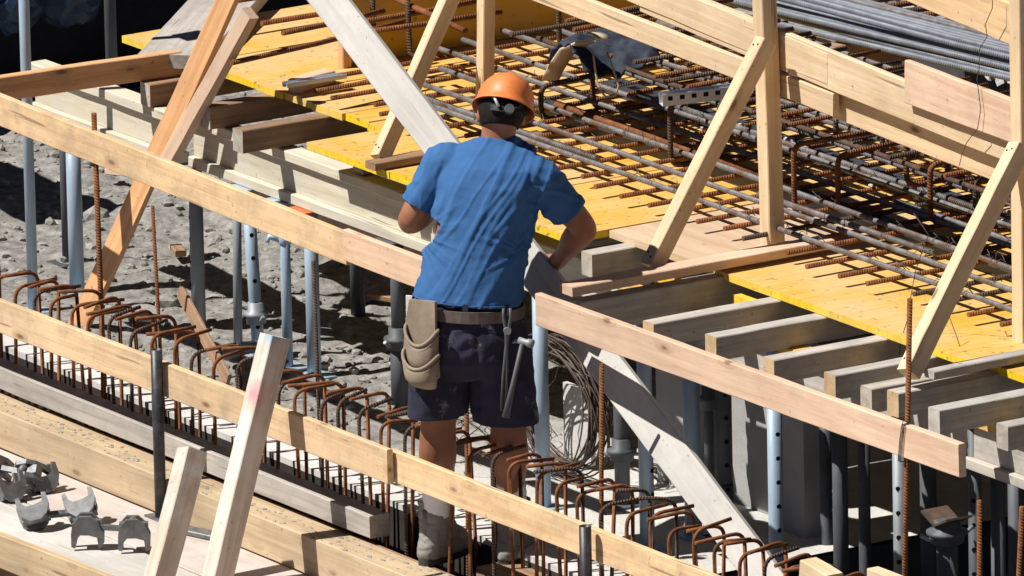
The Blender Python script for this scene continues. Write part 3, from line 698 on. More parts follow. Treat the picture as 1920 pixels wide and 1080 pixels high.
# upper mat: long bars and crossbars carried by the hairpins
for y in (1.93, 2.04, 2.15, 2.27, 2.38, 2.5, 2.66):
    z = ZD+.235+rs.uniform(-.015, .015); x0 = -2.1+rs.uniform(-.3, .3)
    pts = [(x0+(3.3-x0)*t, y+rs.uniform(-.015, .015), z+rs.uniform(-.006, .006)) for t in [i/6 for i in range(7)]]
    bar('upper_bar', pts, .0105, M_STEEL if rs.random() < .5 else M_RUST2, 'long bar of the upper mat behind the deck guard', GT)
x = -2.35
while x < 3.2:
    y = 1.93+rs.uniform(-.16, .2); z = ZD+.26+rs.uniform(-.012, .012); s = rs.uniform(-.05, .05)
    bar('upper_crossbar', [(x, y, z), (x+s, 2.72+rs.uniform(-.1, .06), z+rs.uniform(-.01, .01))], .0092, M_RUST2 if rs.random() < .6 else M_RUST, 'crossbar of the upper mat with its cut end showing', 'crossbars of the upper mat')
    x += rs.uniform(.085, .145)
# bars in front of the yellow upright panel
for k, (xa, ya, xb, yb) in enumerate(((490, 44, 985, -40), (425, 4, 700, -42), (434, 118, 760, 40), (640, 22, 870, -20), (660, 44, 905, 0), (686, 60, 940, 22), (530, 62, 720, 20))):
    p0, p1 = at(xa, ya, z=ZD+.10+.035*k), at(xb, yb, z=ZD+.10+.035*k)
    bar('starter_bar', [p0, (p0+p1)*.5+V((0, 0, -.004)), p1], .0108, M_RUST, 'rusty bar sticking out towards the left above the yellow sheets', 'bars sticking out at the top left')
p0, p1 = at(730, -8, y=1.72), at(873, 58, y=1.72)
bar('sloping_bar', [p0, p1], .012, M_RUST, 'rusty bar sloping across the upright yellow panel')
for px, top in ((702, -20), (768, -10)):
    b = at(px, 98, y=1.7); t = at(px-4, top, y=1.7)
    bar('upright_bar', [t, b*.5+t*.5, b, b+V((.05, .02, -.02))], .0105, M_RUST2, 'upright dark bar before the yellow upright panel, one of two', 'upright bars before the yellow panel')
# binding wire ties at crossings (small, uncountable)
mb = MB()
for i in range(140):
    x = rs.uniform(-2.3, 2.4); y = rs.choice((1.385, 1.555, 1.72, 1.9, 2.06, 2.25)); z = ZD+.075
    a = rs.uniform(0, 3.1)
    mb.tube([(x-.018*math.cos(a), y-.018*math.sin(a), z), (x, y, z+.014), (x+.018*math.cos(a), y+.018*math.sin(a), z), (x+rs.uniform(-.02, .02), y+rs.uniform(-.02, .02), z+.03)], .0016, 4)
tag(mb.build('wire_knots', M_WIRE), 'small dark wire knots tying the crossings of the mat', kind='stuff')
# white plastic spacers and cement lumps behind the guard
mb = MB()
for i in range(260):
    x = rs.uniform(-1.8, 3.2); y = rs.uniform(2.0, 2.9); s = .010+.016*rs.random()**2; z = ZD+rs.choice((.01, .01, .06)); q = V((rs.random()*9, 0, rs.random()*9))
    mb.add([(x+p.x*s*(1+.6*noise.noise(p*1.5+q))*1.6, y+p.y*s, z+p.z*s*.7) for p in iv], jf)
tag(mb.build('cement_lumps', M_ROUGH), 'white cement lumps lying between the bars behind the deck guard', kind='stuff')

# bundle of new blue grey bars
rb = random.Random(8)
A0, A1 = V((-2.35, 2.72, 1.20)), V((1.6, 3.33, 1.20))
k = 0
for row, n in ((0, 14), (1, 12), (2, 8)):
    for i in range(n):
        off = (i-(n-1)/2)*.0285
        yo = off+.2; z = 1.195+row*.024
        s = rb.uniform(-.35, .15); e0 = rb.uniform(-.05, .05)
        p0 = A0+V((s, yo+e0, 0)); p1 = A1+V((0, yo*.9+rb.uniform(-.02, .02), 0)); p0.z = z+rb.uniform(-.01, .025); p1.z = z
        pm = p0.lerp(p1, .3); pm.z = z+rb.uniform(0, .004)
        bar('bundled_bar', [p0, pm, p1], .0125, M_BLUE if rb.random() < .85 else M_STEEL, 'blue grey new bar in the bundle behind the deck guard', 'bundle of new bars')
for x in (-1.6, .2, 1.4):
    beam('bundle_support', (x, 2.76, 1.18), (x, 3.9, 1.18), (-.04, .04), (-.1, 0), M_BROWN, 'brown timber carrying the bundle of bars', 'timber support', group='timbers under the bundle')
# rough concrete slab edge with bar ends behind
def rough(x, y): return .03*noise.fractal(V((x*9, y*9, 2)), .9, 2, 5)
mb = MB(); nx, nz = 220, 8; vs = []; fs = []
for i in range(nx+1):
    for j in range(nz+1+14):
        x = -4+8*i/nx
        if j <= nz: y = 3.62; z = .9+.28*j/nz
        else: y = 3.62+(j-nz)*.03*(1+.4*(j-nz)); z = 1.18
        n_ = noise.fractal(V((x*10, y*10, z*10)), .8, 2, 5)
        vs.append((x, y-.035*abs(n_) if j <= nz else y, z+.03*n_))
for i in range(nx):
    for j in range(nz+14):
        a = i*(nz+15)+j; fs.append((a, a+nz+15, a+nz+16, a+1))
mb.add(vs, fs, 0, False)
tag(mb.build('concrete_slab', M_ROUGH), kind='structure')
x = -2.9
while x < 1.5:
    z = 1.17+rs.uniform(-.02, .02)
    bar('slab_starter', [(x, 3.18+rs.uniform(-.15, .1), z+rs.uniform(-.02, .03)), (x+rs.uniform(-.04, .04), 3.75, z)], .0115, M_RUST if rs.random() < .7 else M_RUST2, 'rusty bar end sticking out of the rough concrete edge', 'bar ends at the rough concrete')
    x += rs.uniform(.06, .12)

# ------------------------------------------------------------------ floor props
hole_me = MB().rings([[(.0085*math.cos(a), y, .0085*math.sin(a)) for a in [2*math.pi*k/10 for k in range(10)]] for y in (-.002, .002)], True, 0, False).mesh('pin_hole')
def lathe(mb, prof, n=20, cx=0, cy=0, mi=0):
    return mb.rings([[(cx+r*math.cos(a), cy+r*math.sin(a), z) for a in [2*math.pi*k/n for k in range(n)]] for r, z in prof], True, mi, True)
def prop(px, py, b, r, label, top=None, mat=None, holes=None, collar=None, lever=None, base=True, head=False, zb=0.0, lean=(0, 0), split=None, plate=None):
    p = at(px, py, y=b); top = top or (ZS-.2-.006 if b < 1.1 else ZS-.206)
    mat = mat or M_GALV
    e = empty('steel_prop', (p.x, b, zb), label, 'steel prop')
    e['_m'] = [v for q in Matrix.Translation(e.location) for v in q]
    T = Matrix.Translation(e.location)
    h = top-zb
    def ln(z): return (lean[0]*z/h, lean[1]*z/h)
    def tube(name, z0, z1, rr, mt):
        mb = MB(); n = 18
        R = [[(ln(z)[0]+q*math.cos(a), ln(z)[1]+q*math.sin(a), z) for a in [2*math.pi*k/n for k in range(n)]] for q, z in ((rr, z0), (rr, (z0+z1)/2), (rr, z1))]
        return mb.rings(R, True, 0, True).build(name, mt, e, T)
    if split:
        tube('outer_tube', .008, split, r*1.14, mat); tube('inner_tube', split+.001, h-.008, r*.92, mat)
    else: tube('tube', .008, h-.008, r, mat)
    if base: MB().box(-.06, .06, -.06, .06, 0, .007).build('base_plate', mat, e, T)
    if head:
        for sgn in (-1, 1):
            MB().box(0, .085, -.055, .055, -.004, .004).build('fork_plate', M_RUST2, e, T @ Matrix.Translation((0, 0, h-.002)) @ Matrix.Rotation(math.radians(90-90*sgn), 4, 'Z') @ Matrix.Rotation(-.42, 4, 'Y'))
    else: MB().box(-.06+lean[0], .06+lean[0], -.06+lean[1], .06+lean[1], h-.007, h).build('head_plate', plate or mat, e, T)
    if holes:
        z0, z1, side = holes; z = z0
        ang = math.radians(side)
        while z < z1:
            l = ln(z); rr = r*(.92 if split and z > split else 1.14 if split else 1)
            d = V((math.cos(ang), math.sin(ang), 0))
            M = T @ Matrix.Translation(V((l[0], l[1], z))+d*(rr-.0005)) @ Matrix.Rotation(ang-math.pi/2, 4, 'Z')
            link('pin_hole', hole_me, M_HOLE, e, M); z += .088
    if collar:
        zc = collar; l = ln(zc); mb = MB()
        nut = lathe(mb, [(r*1.15, zc-.035), (r*1.55, zc-.03), (r*1.6, zc-.005), (r*1.95, zc), (r*1.95, zc+.012), (r*1.3, zc+.018), (r*1.3, zc+.05), (r*1.1, zc+.052)], 18, *l).build('collar_nut', M_GALVK if mat is not M_GALV else M_GALVD, e, T)
        a = rs.uniform(0, 3); d = V((math.cos(a), math.sin(a), 0))*r*2.6; c = V((l[0], l[1], zc-.01))
        MB().tube([c-d*1.1+V((0, 0, .02)), c-d*.8, c+d*.8, c+d*1.1+V((0, 0, .02))], .007, 8).build('nut_handle', M_GALVD, nut, T)
    if lever:
        c = V((*ln(lever), lever))
        lm = MB(); lathe(lm, [(r*1.05, lever-.018), (r*1.3, lever-.014), (r*1.3, lever+.014), (r*1.05, lever+.018)], 18, *ln(lever))
        ring = lm.build('clamp_ring', mat, e, T)
        MB().tube([c+V((-.012, -.02, 0)), c+V((-.03, -.05, .012)), c+V((-.034, -.058, -.01))], [.011, .012, .009], 8).build('lever', mat, ring, T)
    return e
SIDE = -57+20   # direction facing the camera
prop(57, 400, .66, .0205, 'tall slim blue grey tube at the left edge rising past the cross beam', top=1.95)
prop(142, 450, .95, .029, 'thick blue grey prop second from the left', top=ZS-.2)
prop(372, 560, 1.01, .027, 'shaded perforated prop right of the raking planks', mat=M_GALVD, holes=(.1, .62, -120))
prop(443, 520, 1.03, .017, 'thin square looking grey prop leaning beside a perforated tube', mat=M_GALVD, lean=(.02, 0), top=.62)
prop(482, 540, 1.0, .024, 'perforated leaning prop with a threaded collar', holes=(.12, .62, SIDE+15), collar=.16, lean=(-.05, .0), mat=M_GALV)
prop(537, 560, 1.0, .0195, 'slim pale prop with a small clamping lever', lever=.50)
prop(587, 600, 1.01, .0265, 'bright blue grey prop with an orange head plate', plate=M_ORPLATE)
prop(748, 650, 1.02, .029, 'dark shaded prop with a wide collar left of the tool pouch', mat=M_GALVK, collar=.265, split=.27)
prop(1016, 780, .70, .0275, 'bright blue prop just right of the worker', top=.86)
prop(1210, 800, .71, .027, 'grey prop behind the leaning plank with a dark hole row', mat=M_GALV, holes=(.2, .6, 20), top=.858)
prop(1297, 800, .93, .031, 'thick prop with a lit lower half before a grey column', mat=M_GALV)
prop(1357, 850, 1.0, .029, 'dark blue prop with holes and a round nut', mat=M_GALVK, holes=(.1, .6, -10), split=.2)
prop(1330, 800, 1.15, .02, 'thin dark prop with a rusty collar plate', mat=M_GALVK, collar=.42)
prop(1454, 900, .86, .027, 'sunlit perforated prop under the right guard board', holes=(.3, 1.62, -10), zb=-1.0, top=.858)
prop(1687, 950, .78, .024, 'flat blue perforated prop behind the tied rod', holes=(.4, 1.6, SIDE-10), zb=-1.0, mat=M_GALVD, top=.858)
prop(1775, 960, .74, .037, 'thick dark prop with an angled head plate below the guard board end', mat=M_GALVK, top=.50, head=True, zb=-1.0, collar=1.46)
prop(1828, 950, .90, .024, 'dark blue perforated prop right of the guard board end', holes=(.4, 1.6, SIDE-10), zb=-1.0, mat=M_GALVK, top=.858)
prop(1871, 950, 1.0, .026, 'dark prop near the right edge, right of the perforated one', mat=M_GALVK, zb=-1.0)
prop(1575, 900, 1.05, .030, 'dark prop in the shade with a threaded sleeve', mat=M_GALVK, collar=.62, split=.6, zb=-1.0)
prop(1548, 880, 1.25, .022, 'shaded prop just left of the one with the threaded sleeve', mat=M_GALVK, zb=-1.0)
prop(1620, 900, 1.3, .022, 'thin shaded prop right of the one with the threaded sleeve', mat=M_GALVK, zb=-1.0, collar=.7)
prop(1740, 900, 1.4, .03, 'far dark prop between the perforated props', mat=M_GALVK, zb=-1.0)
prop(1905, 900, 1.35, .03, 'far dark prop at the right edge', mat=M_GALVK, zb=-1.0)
prop(1165, 800, .95, .028, 'dark prop hidden behind the leaning plank', mat=M_GALVK, collar=.2)
prop(1262, 760, 1.6, .025, 'dark prop behind the first grey column', mat=M_GALVK)
prop(207, 40, 2.3, .024, 'slim dark tube standing in the shade at the top left', mat=M_GALVK, top=1.4)
prop(118, 200, 1.15, .02, 'dark post end under the cross beam at the left', mat=M_GALVK, top=.75)
prop(666, 360, 1.6, .028, 'dark prop in the deep shade under the yellow sheet', mat=M_GALVK)

# grey concrete columns under the deck
def column(px0, px1, py, b, label, z0=0):
    p0, p1 = at(px0, py, y=b), at(px1, py, y=b); w = p1.x-p0.x
    mb = MB(); mb.box(p0.x, p1.x, b, b+.07, z0, .86)
    return tag(mb.build('concrete_column', M_COLUMN), label, 'column')
column(1232, 1290, 850, 1.24, 'light grey column right of the leaning plank')
column(1374, 1440, 880, 1.30, 'light grey column with a sunlit patch')
column(1468, 1508, 930, 1.22, 'narrow grey column right of the sunlit prop', -1.0)

# ------------------------------------------------------------------ leaning plank that the worker holds
p0 = at(1450, 1108, y=.47); p1 = at(560, -70, y=.44)
PL0, PL1 = p0, p1
pl = beam('leaning_plank', p0, p1, (-.066, .066), (-.03, 0), M_PALE, 'long cement grey plank held aslant by the worker', 'plank', up=(.0, -1, .55), bow=.006)

# ------------------------------------------------------------------ coil of wire
rc = random.Random(14)
cc = at(1052, 748, y=.98)
coil = empty('wire_coil', cc, 'upright coil of dark rusty wire behind the blue prop', 'wire coil'); coil['_m'] = [v for r in Matrix.Translation(cc) for v in r]
T = Matrix.Translation(cc)
for i in range(22):
    rr = .235+rc.uniform(-.022, .022); ph = rc.uniform(0, 6.28); el = rc.uniform(.95, 1.05); ox = rc.uniform(-.035, .035); oz = -.02+rc.uniform(-.02, .015)
    ya = rc.uniform(-.03, .03); tw = rc.uniform(-.04, .04)
    pts = []
    for j in range(41):
        a = 2*math.pi*j/40
        pts.append((ox+rr*math.cos(a)*el*1.06, ya+tw*math.cos(a+ph)+.02*math.sin(2*a+ph), oz+rr*math.sin(a)/el))
    MB().tube(pts, .0034, 5, cap=False).build('wire_turn', M_WIRE if rc.random() < .7 else M_RUST2, coil, T)
for s in (-1, 1):
    pts = [(s*.1+rc.uniform(-.02, .02)+.24*math.cos(a), .04*math.sin(3*a), -.03+.18*math.sin(a)) for a in [i*.3 for i in range(14)]]
    MB().tube(pts, .0026, 5).build('loose_wire', M_WIRE, coil, T)
# tangle of thin wire on the floor behind the legs
mb = MB()
for i in range(26):
    c = at(rc.uniform(860, 1000), rc.uniform(790, 880), z=.02); q = rc.uniform(.05, .17); a0 = rc.uniform(0, 6.28)
    tl = rc.uniform(-.9, .9)
    pts = [c+V((q*math.cos(a0+a), .6*q*math.sin(a0+a), .02+.1*abs(math.sin(a*.7+tl)))) for a in [k*.35 for k in range(rc.randint(6, 15))]]
    mb.tube(pts, .0018, 4, cap=False)
tag(mb.build('wire_tangle', M_WIRE), 'tangle of thin dark wire on the floor behind the legs of the worker', kind='stuff')
# rigid white insulation scrap seen through the coil
p = at(1085, 735, y=1.12)
mbp = MB(); mbp.box(-.09, .09, -.01, .01, -.26, .02)
tag(mbp.build('foam_board', M_SLAB, None, Matrix.Translation(p)), 'white board scrap standing behind the wire coil', 'foam board')

# corrugated grey hose and an offcut on the rubble
p = at(425, 690, z=.02)
pts = [p+V((0, 0, .03))+V((.24*t-.02, .14*math.sin(t*2.5), .02+.035*math.sin(t*3.0))) for t in [i/60 for i in range(61)]]
tag(MB().tube(pts, [.021+.003*(i % 2) for i in range(61)], 12).build('corrugated_hose', M_GALVD), 'grey corrugated hose lying between the props on the rubble', 'hose')
beam('board_offcut', at(335, 545, y=.62), at(425, 715, y=.45), (-.03, .03), (-.014, 0), M_BROWN, 'dark pointed board offcut leaning in front of the shaded prop', 'board offcut', up=(.3, -1, 0))

for px, py, dx, dy, lab in ((203, 326, .17, .06, 'pinkish wood block lying on the rubble behind the left props'), (330, 470, .12, -.05, 'small wood scrap on the shaded rubble right of the raking planks'), (690, 560, .16, .05, 'thin wood scrap on the rubble left of the worker'), (255, 600, .1, .04, 'short wood chip on the lit rubble behind the rebar hooks')):
    p = at(px, py, z=.02)
    beam('wood_scrap', p+V((0, 0, .015)), p+V((dx, dy, .02)), (-.022, .022), (-.012, .012), M_PINK if px < 300 else M_BROWN, lab, 'wood scrap')
# white perforated channels on the mat
def channel(p0, p1, label, w=.035, h=.03, holes=True):
    M, L = frame(p0, p1); mb = MB()
    mb.box(0, L, -.0015, .0015, 0, h).box(0, L, w-.003, w, 0, h)
    mb.box(0, L, .0016, w-.0031, 0, .003)
    e = tag(mb.build('metal_channel', M_ALU, None, M), label, 'metal channel')
    if holes:
        n = int(L/.045)
        for i in range(n):
            o = MB().box(.02+i*.045, .02+i*.045+.018, -.0032, -.0016, h*.45, h*.8).build('slot', M_HOLE, e, M)
    return e
channel(at(1243, 200, z=1.265), at(1378, 184, z=1.275), 'white perforated metal channel lying across the mat', h=.045, w=.05)
channel(at(538, 165, z=ZD+.045), at(650, 147, z=ZD+.045), 'small silver channel on the narrow yellow sheets', h=.018, holes=False)

# work harness / gloves left hanging on the bars
hb = at(1085, 78, z=1.30)
har = empty('tool_harness', hb, 'dark blue cloth harness with beige straps dumped on the bars', 'harness'); har['_m'] = [v for r in Matrix.Translation(hb) for v in r]
M_NAVY = metal('navy cloth', (.05, .06, .085), (.025, .03, .045), 20, .85, 0, spec=.15)
M_STRAP = metal('beige strap', (.52, .44, .34), (.40, .33, .25), 16, .85, 0, spec=.1)
T = Matrix.Translation(hb)
mb = MB(); n = 28; vs = []; fs = []
for i in range(n+1):
    for j in range(n+1):
        u, v = i/n, j/n; x = -.17+.34*u; y = -.05+.30*v
        z = .05*math.sin(u*5+1)*math.sin(v*4)+.035*noise.fractal(V((u*4, v*4, 3)), 1, 2, 3)-.09*(abs(u-.5)*2)**2
        vs.append((x*.75+y*.2, y, z))
for i in range(n):
    for j in range(n): a = i*(n+1)+j; fs.append((a, a+n+1, a+n+2, a+1))
mb.add(vs, fs, 0, True); o = mb.build('cloth', M_NAVY, har, T)
so = o.modifiers.new('t', 'SOLIDIFY'); so.thickness = .008
def ribbon(pts, wdt, name, side=V((0, 1, 0)), th=.004):
    mb = MB(); rings = []
    for i, p in enumerate(pts):
        p = V(p); t = (V(pts[min(i+1, len(pts)-1)])-V(pts[max(0, i-1)])).normalized(); nn = t.cross(side).normalized()
        s = side*wdt/2; rings.append([p-s-nn*th, p+s-nn*th, p+s+nn*th, p-s+nn*th])
    return mb.rings(rings, True, 0, True).build(name, M_STRAP, har, T)
cr2 = V((.547, .837, 0))
def hp(px, py, d=0): 
    p = at(px, py, y=hb.y-.02+d); return p-hb
ribbon([hp(1100, 78), hp(1066, 92), hp(1052, 112), hp(1040, 132), hp(1032, 150)], .065, 'strap', cr2)
ribbon([hp(1112, 96), hp(1116, 130), hp(1122, 165), hp(1136, 182), hp(1154, 180), hp(1160, 160), hp(1150, 130), hp(1138, 98)], .016, 'strap', V((.837, -.547, .2)))
ribbon([hp(1112, 62), hp(1124, 66), hp(1132, 74)], .05, 'strap', cr2)

# blue tarpaulin heap and bins in the shaded background
tr = random.Random(17)
for px, py, s, lab in ((25, 12, .10, 'blue tarpaulin bundle in the shade at the top left corner'), (130, 2, .10, 'second blue tarpaulin bundle behind the slim tube')):
    p = at(px, py, x=-6.7); mb = MB(); b2 = bmesh.new(); bmesh.ops.create_icosphere(b2, subdivisions=3, radius=1)
    vs = [(p.x+v.co.x*s*.6*(1+.5*noise.noise(v.co*2+V((px, 0, 0)))), p.y+v.co.y*s*1.5, p.z+v.co.z*s*(1+.5*noise.noise(v.co*2.3+V((px, 3, 0))))) for v in b2.verts]
    mb.add(vs, [[v.index for v in f.verts] for f in b2.faces], 0, False); b2.free()
    tag(mb.build('tarpaulin', M_TARP), lab, 'tarpaulin')

# ------------------------------------------------------------------ formwork clamps on the platform
def clamp(px, py, rotz, label, tilt=0, sc=1.0, dz=0.05):
    p = at(px, py, z=PZ+dz)
    e = empty('formwork_clamp', (p.x, p.y, PZ), label, 'clamp')
    M0 = Matrix.Translation((p.x, p.y, PZ+dz)) @ Matrix.Rotation(rotz, 4, 'Z') @ Matrix.Rotation(tilt, 4, 'X') @ Matrix.Scale(sc, 4)
    e['_m'] = [v for r in Matrix.Translation(e.location) for v in r]
    # two jaws, each a thick bent plate with two prongs, joined by a bar
    jaw = [(-.05, .0), (-.045, .035), (-.02, .062), (.02, .062), (.045, .04), (.062, .0), (.06, -.045), (.045, -.05), (.040, -.012), (.012, -.004), (-.018, -.004), (-.03, -.018), (-.036, -.05), (-.05, -.046)]
    for k, (xo, r) in enumerate(((-.085, .25), (.085, -.2))):
        mb = MB(); 
        for zz in (-.034, .016):
            mb.prism(jaw, zz, zz+.018)
        mb.box(-.045, .055, .005, .045, -.0155, .0155)
        M = M0 @ Matrix.Translation((xo, 0, 0)) @ Matrix.Rotation(r+k*.5, 4, 'Z') @ Matrix.Rotation(math.pi/2, 4, 'X')
        mb.build('jaw', M_CLAMP, e, M)
    MB().box(-.1, .1, -.009, .009, .012, .030).build('bar', M_CLAMP, e, M0)
    lathe(MB(), [(.012, -.03), (.02, -.028), (.02, .0), (.028, .002), (.028, .018), (.01, .02)], 12).build('wedge_nut', M_CLAMP, e, M0 @ Matrix.Translation((.085, .0, .035)) @ Matrix.Rotation(1.2, 4, 'Y'))
    return e
clamp(205, 1000, math.radians(40), 'grey steel formwork clamp nearest the short leaning post', sc=1.05, dz=.06)
clamp(105, 955, math.radians(75), 'steel clamp lying with its prongs upwards in the middle of the heap', tilt=2.2, dz=.06, sc=1.05)
clamp(20, 885, math.radians(20), 'steel clamp at the left edge of the heap', tilt=.9, dz=.06, sc=1.05)
clamp(48, 905, math.radians(100), 'upturned steel clamp half hidden at the left of the heap', tilt=2.7, dz=.05, sc=.95)
# black flat iron under the pipe
p = at(330, 990, z=PZ+.01)
beam('flat_iron', p, p+V((.26, .08, 0)), (-.03, .03), (-.008, .012), M_CLAMP, 'dark flat iron lying between the two leaning posts', 'flat iron')

# ------------------------------------------------------------------ the worker
BASE = V((.05, .155, WB)); FW = V((cf.x, cf.y, 0)).normalized(); RT = FW.cross(V((0, 0, 1)))
def fat(px, py, fwd):
    d = ray(px, py); o = BASE+FW*fwd; t = (o-CAMLOC).dot(FW)/d.dot(FW); return CAMLOC+d*t
man = empty('person', BASE, 'worker seen from behind in blue shirt, dark shorts and orange helmet', 'person')
man['_m'] = [v for r in Matrix.Translation(BASE) for v in r]
TM = Matrix.Translation(BASE)
def remeshed(name, mbs, voxel, smooth, mat, fn=None, cut=None, parent=man, subs=0):
    """melt overlapping closed shells into one continuous surface"""
    me = mbs.mesh(name); me.transform(Matrix.Translation(-BASE))
    o = bpy.data.objects.new('tmp', me); COL.objects.link(o)
    m = o.modifiers.new('r', 'REMESH'); m.mode = 'VOXEL'; m.voxel_size = voxel
    if smooth:
        s = o.modifiers.new('s', 'SMOOTH'); s.iterations = smooth; s.factor = .5
    dg = bpy.context.evaluated_depsgraph_get(); dg.update()
    ev = o.evaluated_get(dg); nm = bpy.data.meshes.new_from_object(ev); nm.name = name
    bpy.data.objects.remove(o)
    if fn:
        nm.calc_loop_triangles() if False else None
        no = [v.normal.copy() for v in nm.vertices]
        for v, q in zip(nm.vertices, no): v.co += fn(v.co+BASE, q)
    if cut:
        bm = bmesh.new(); bm.from_mesh(nm)
        for c, nrm, test in cut:
            gf = [f for f in bm.faces if test(f.calc_center_median()+BASE)]
            ge = list({e for f in gf for e in f.edges}); gv = list({v for f in gf for v in f.verts})
            bmesh.ops.bisect_plane(bm, geom=gv+ge+gf, dist=1e-5, plane_co=c-BASE, plane_no=nrm, clear_outer=True)
        bm.to_mesh(nm); bm.free()
    nm.polygons.foreach_set('use_smooth', [True]*len(nm.polygons))
    nm.materials.clear()
    return link(name, nm, mat, parent, TM)
def ell(c, hw, hd, rx=RT, ry=FW, n=28, e=2.3, tilt=None):
    rr = []
    for k in range(n):
        a = 2*math.pi*k/n; ca, sa = math.cos(a), math.sin(a)
        x = abs(ca)**(2/e)*(1 if ca > 0 else -1); y = abs(sa)**(2/e)*(1 if sa > 0 else -1)
        p = c+rx*hw*x+ry*hd*y
        if tilt: p.z += tilt*x*hw
        rr.append(p)
    return rr
def turn(deg):
    a = math.radians(deg); return RT*math.cos(a)-FW*math.sin(a), FW*math.cos(a)+RT*math.sin(a)
def loft(mb, secs, **k):
    return mb.rings([ell(*s, **k) for s in secs], True, 0, True)
def limb(mb, pts, rad, n=16):
    # smooth the chain a little and keep the radii
    P, R = [], []
    for i in range(len(pts)-1):
        m = 5
        for j in range(m):
            t = j/m; p0, p1, p2, p3 = pts[max(i-1, 0)], pts[i], pts[i+1], pts[min(i+2, len(pts)-1)]
            P.append(.5*((2*p1)+(p2-p0)*t+(2*p0-5*p1+4*p2-p3)*t*t+(3*p1-p0-3*p2+p3)*t**3))
            R.append(rad[i]+(rad[i+1]-rad[i])*(3*t*t-2*t**3))
    P.append(pts[-1]); R.append(rad[-1])
    mb.tube(P, R, n)
    for p, r in ((P[0], R[0]), (P[-1], R[-1])):
        ball(mb, p, r*.98)
def ball(mb, c, r, sc=(1, 1, 1), ax=None, n=14):
    ax = ax or (RT, FW, V((0, 0, 1))); rg = []
    for i in range(1, n):
        th = math.pi*i/n; rg.append([c+ax[0]*(r*sc[0]*math.sin(th)*math.cos(a))+ax[1]*(r*sc[1]*math.sin(th)*math.sin(a))+ax[2]*(r*sc[2]*math.cos(th)) for a in [2*math.pi*k/n for k in range(n)]])
    mb.rings(rg, True, 0, True)

# materials
def cloth(name, a, b, scale=90, rough=.85, big=4, stain=None, smin=.55):
    m, ns, ls, bs = new_mat(name); v = coords(ns, ls, (1, 1, 1), False)
    n1 = N(ns, 'TexNoise'); n1.inputs['Scale'].default_value = big; n1.inputs['Detail'].default_value = 6; ls.new(v, n1.inputs['Vector'])
    r = ramp(ns, [(.35, b), (.65, a)]); ls.new(n1.outputs[0], r.inputs[0]); c = r.outputs[0]
    if stain:
        n3 = N(ns, 'TexNoise'); n3.inputs['Scale'].default_value = 11; n3.inputs['Detail'].default_value = 7; n3.inputs['Roughness'].default_value = .7; ls.new(v, n3.inputs['Vector'])
        r3 = ramp(ns, [(smin, grey(0)), (smin+.12, grey(.8))]); ls.new(n3.outputs[0], r3.inputs[0]); c = mix(ns, ls, r3.outputs[0], c, stain)
    ls.new(c, bs.inputs['Base Color']); bs.inputs['Roughness'].default_value = rough; bs.inputs['Specular IOR Level'].default_value = .12
    n2 = N(ns, 'TexNoise'); n2.inputs['Scale'].default_value = scale; n2.inputs['Detail'].default_value = 4; ls.new(v, n2.inputs['Vector'])
    bump(ns, ls, n2.outputs[0], .35, .003, bs); return m
M_SHIRT = cloth('blue jersey', (.048, .138, .33), (.038, .112, .28), 160)
M_SHORTS = cloth('dark navy canvas', (.048, .047, .082), (.024, .024, .042), 120, stain=(.24, .24, .28), smin=.60)
M_LEATHER = cloth('worn suede', (.36, .29, .225), (.22, .175, .135), 60, .8, 9)
M_BELT = cloth('dusty belt', (.20, .16, .14), (.12, .095, .085), 60, .75, 12)
M_BOOT = cloth('dusty grey boot leather', (.30, .29, .27), (.20, .19, .18), 50, .8, 10)
M_SOLE = cloth('dark sole', (.06, .06, .06), (.04, .04, .04), 60)
M_SOCK = cloth('white sock', (.78, .78, .80), (.68, .68, .70), 120)
M_HAIR = cloth('short dark hair', (.022, .018, .016), (.012, .010, .009), 300, .7, 40)
M_STRAPB = cloth('black helmet harness', (.025, .025, .027), (.015, .015, .016), 80, .5)
def skin():
    m, ns, ls, bs = new_mat('tanned skin'); v = coords(ns, ls, (1, 1, 1), False)
    n1 = N(ns, 'TexNoise'); n1.inputs['Scale'].default_value = 9; n1.inputs['Detail'].default_value = 7; ls.new(v, n1.inputs['Vector'])
    r = ramp(ns, [(.3, (.24, .098, .055)), (.5, (.32, .142, .083)), (.7, (.37, .17, .105))]); ls.new(n1.outputs[0], r.inputs[0]); ls.new(r.outputs[0], bs.inputs['Base Color'])
    bs.inputs['Roughness'].default_value = .5; bs.inputs['Specular IOR Level'].default_value = .35
    bs.inputs['Subsurface Weight'].default_value = .08; bs.inputs['Subsurface Radius'].default_value = (.012, .004, .002); bs.inputs['Subsurface Scale'].default_value = 1.0
    n2 = N(ns, 'TexNoise'); n2.inputs['Scale'].default_value = 120; n2.inputs['Detail'].default_value = 4; ls.new(v, n2.inputs['Vector'])
    bump(ns, ls, n2.outputs[0], .25, .002, bs); return m
M_SKIN = skin()
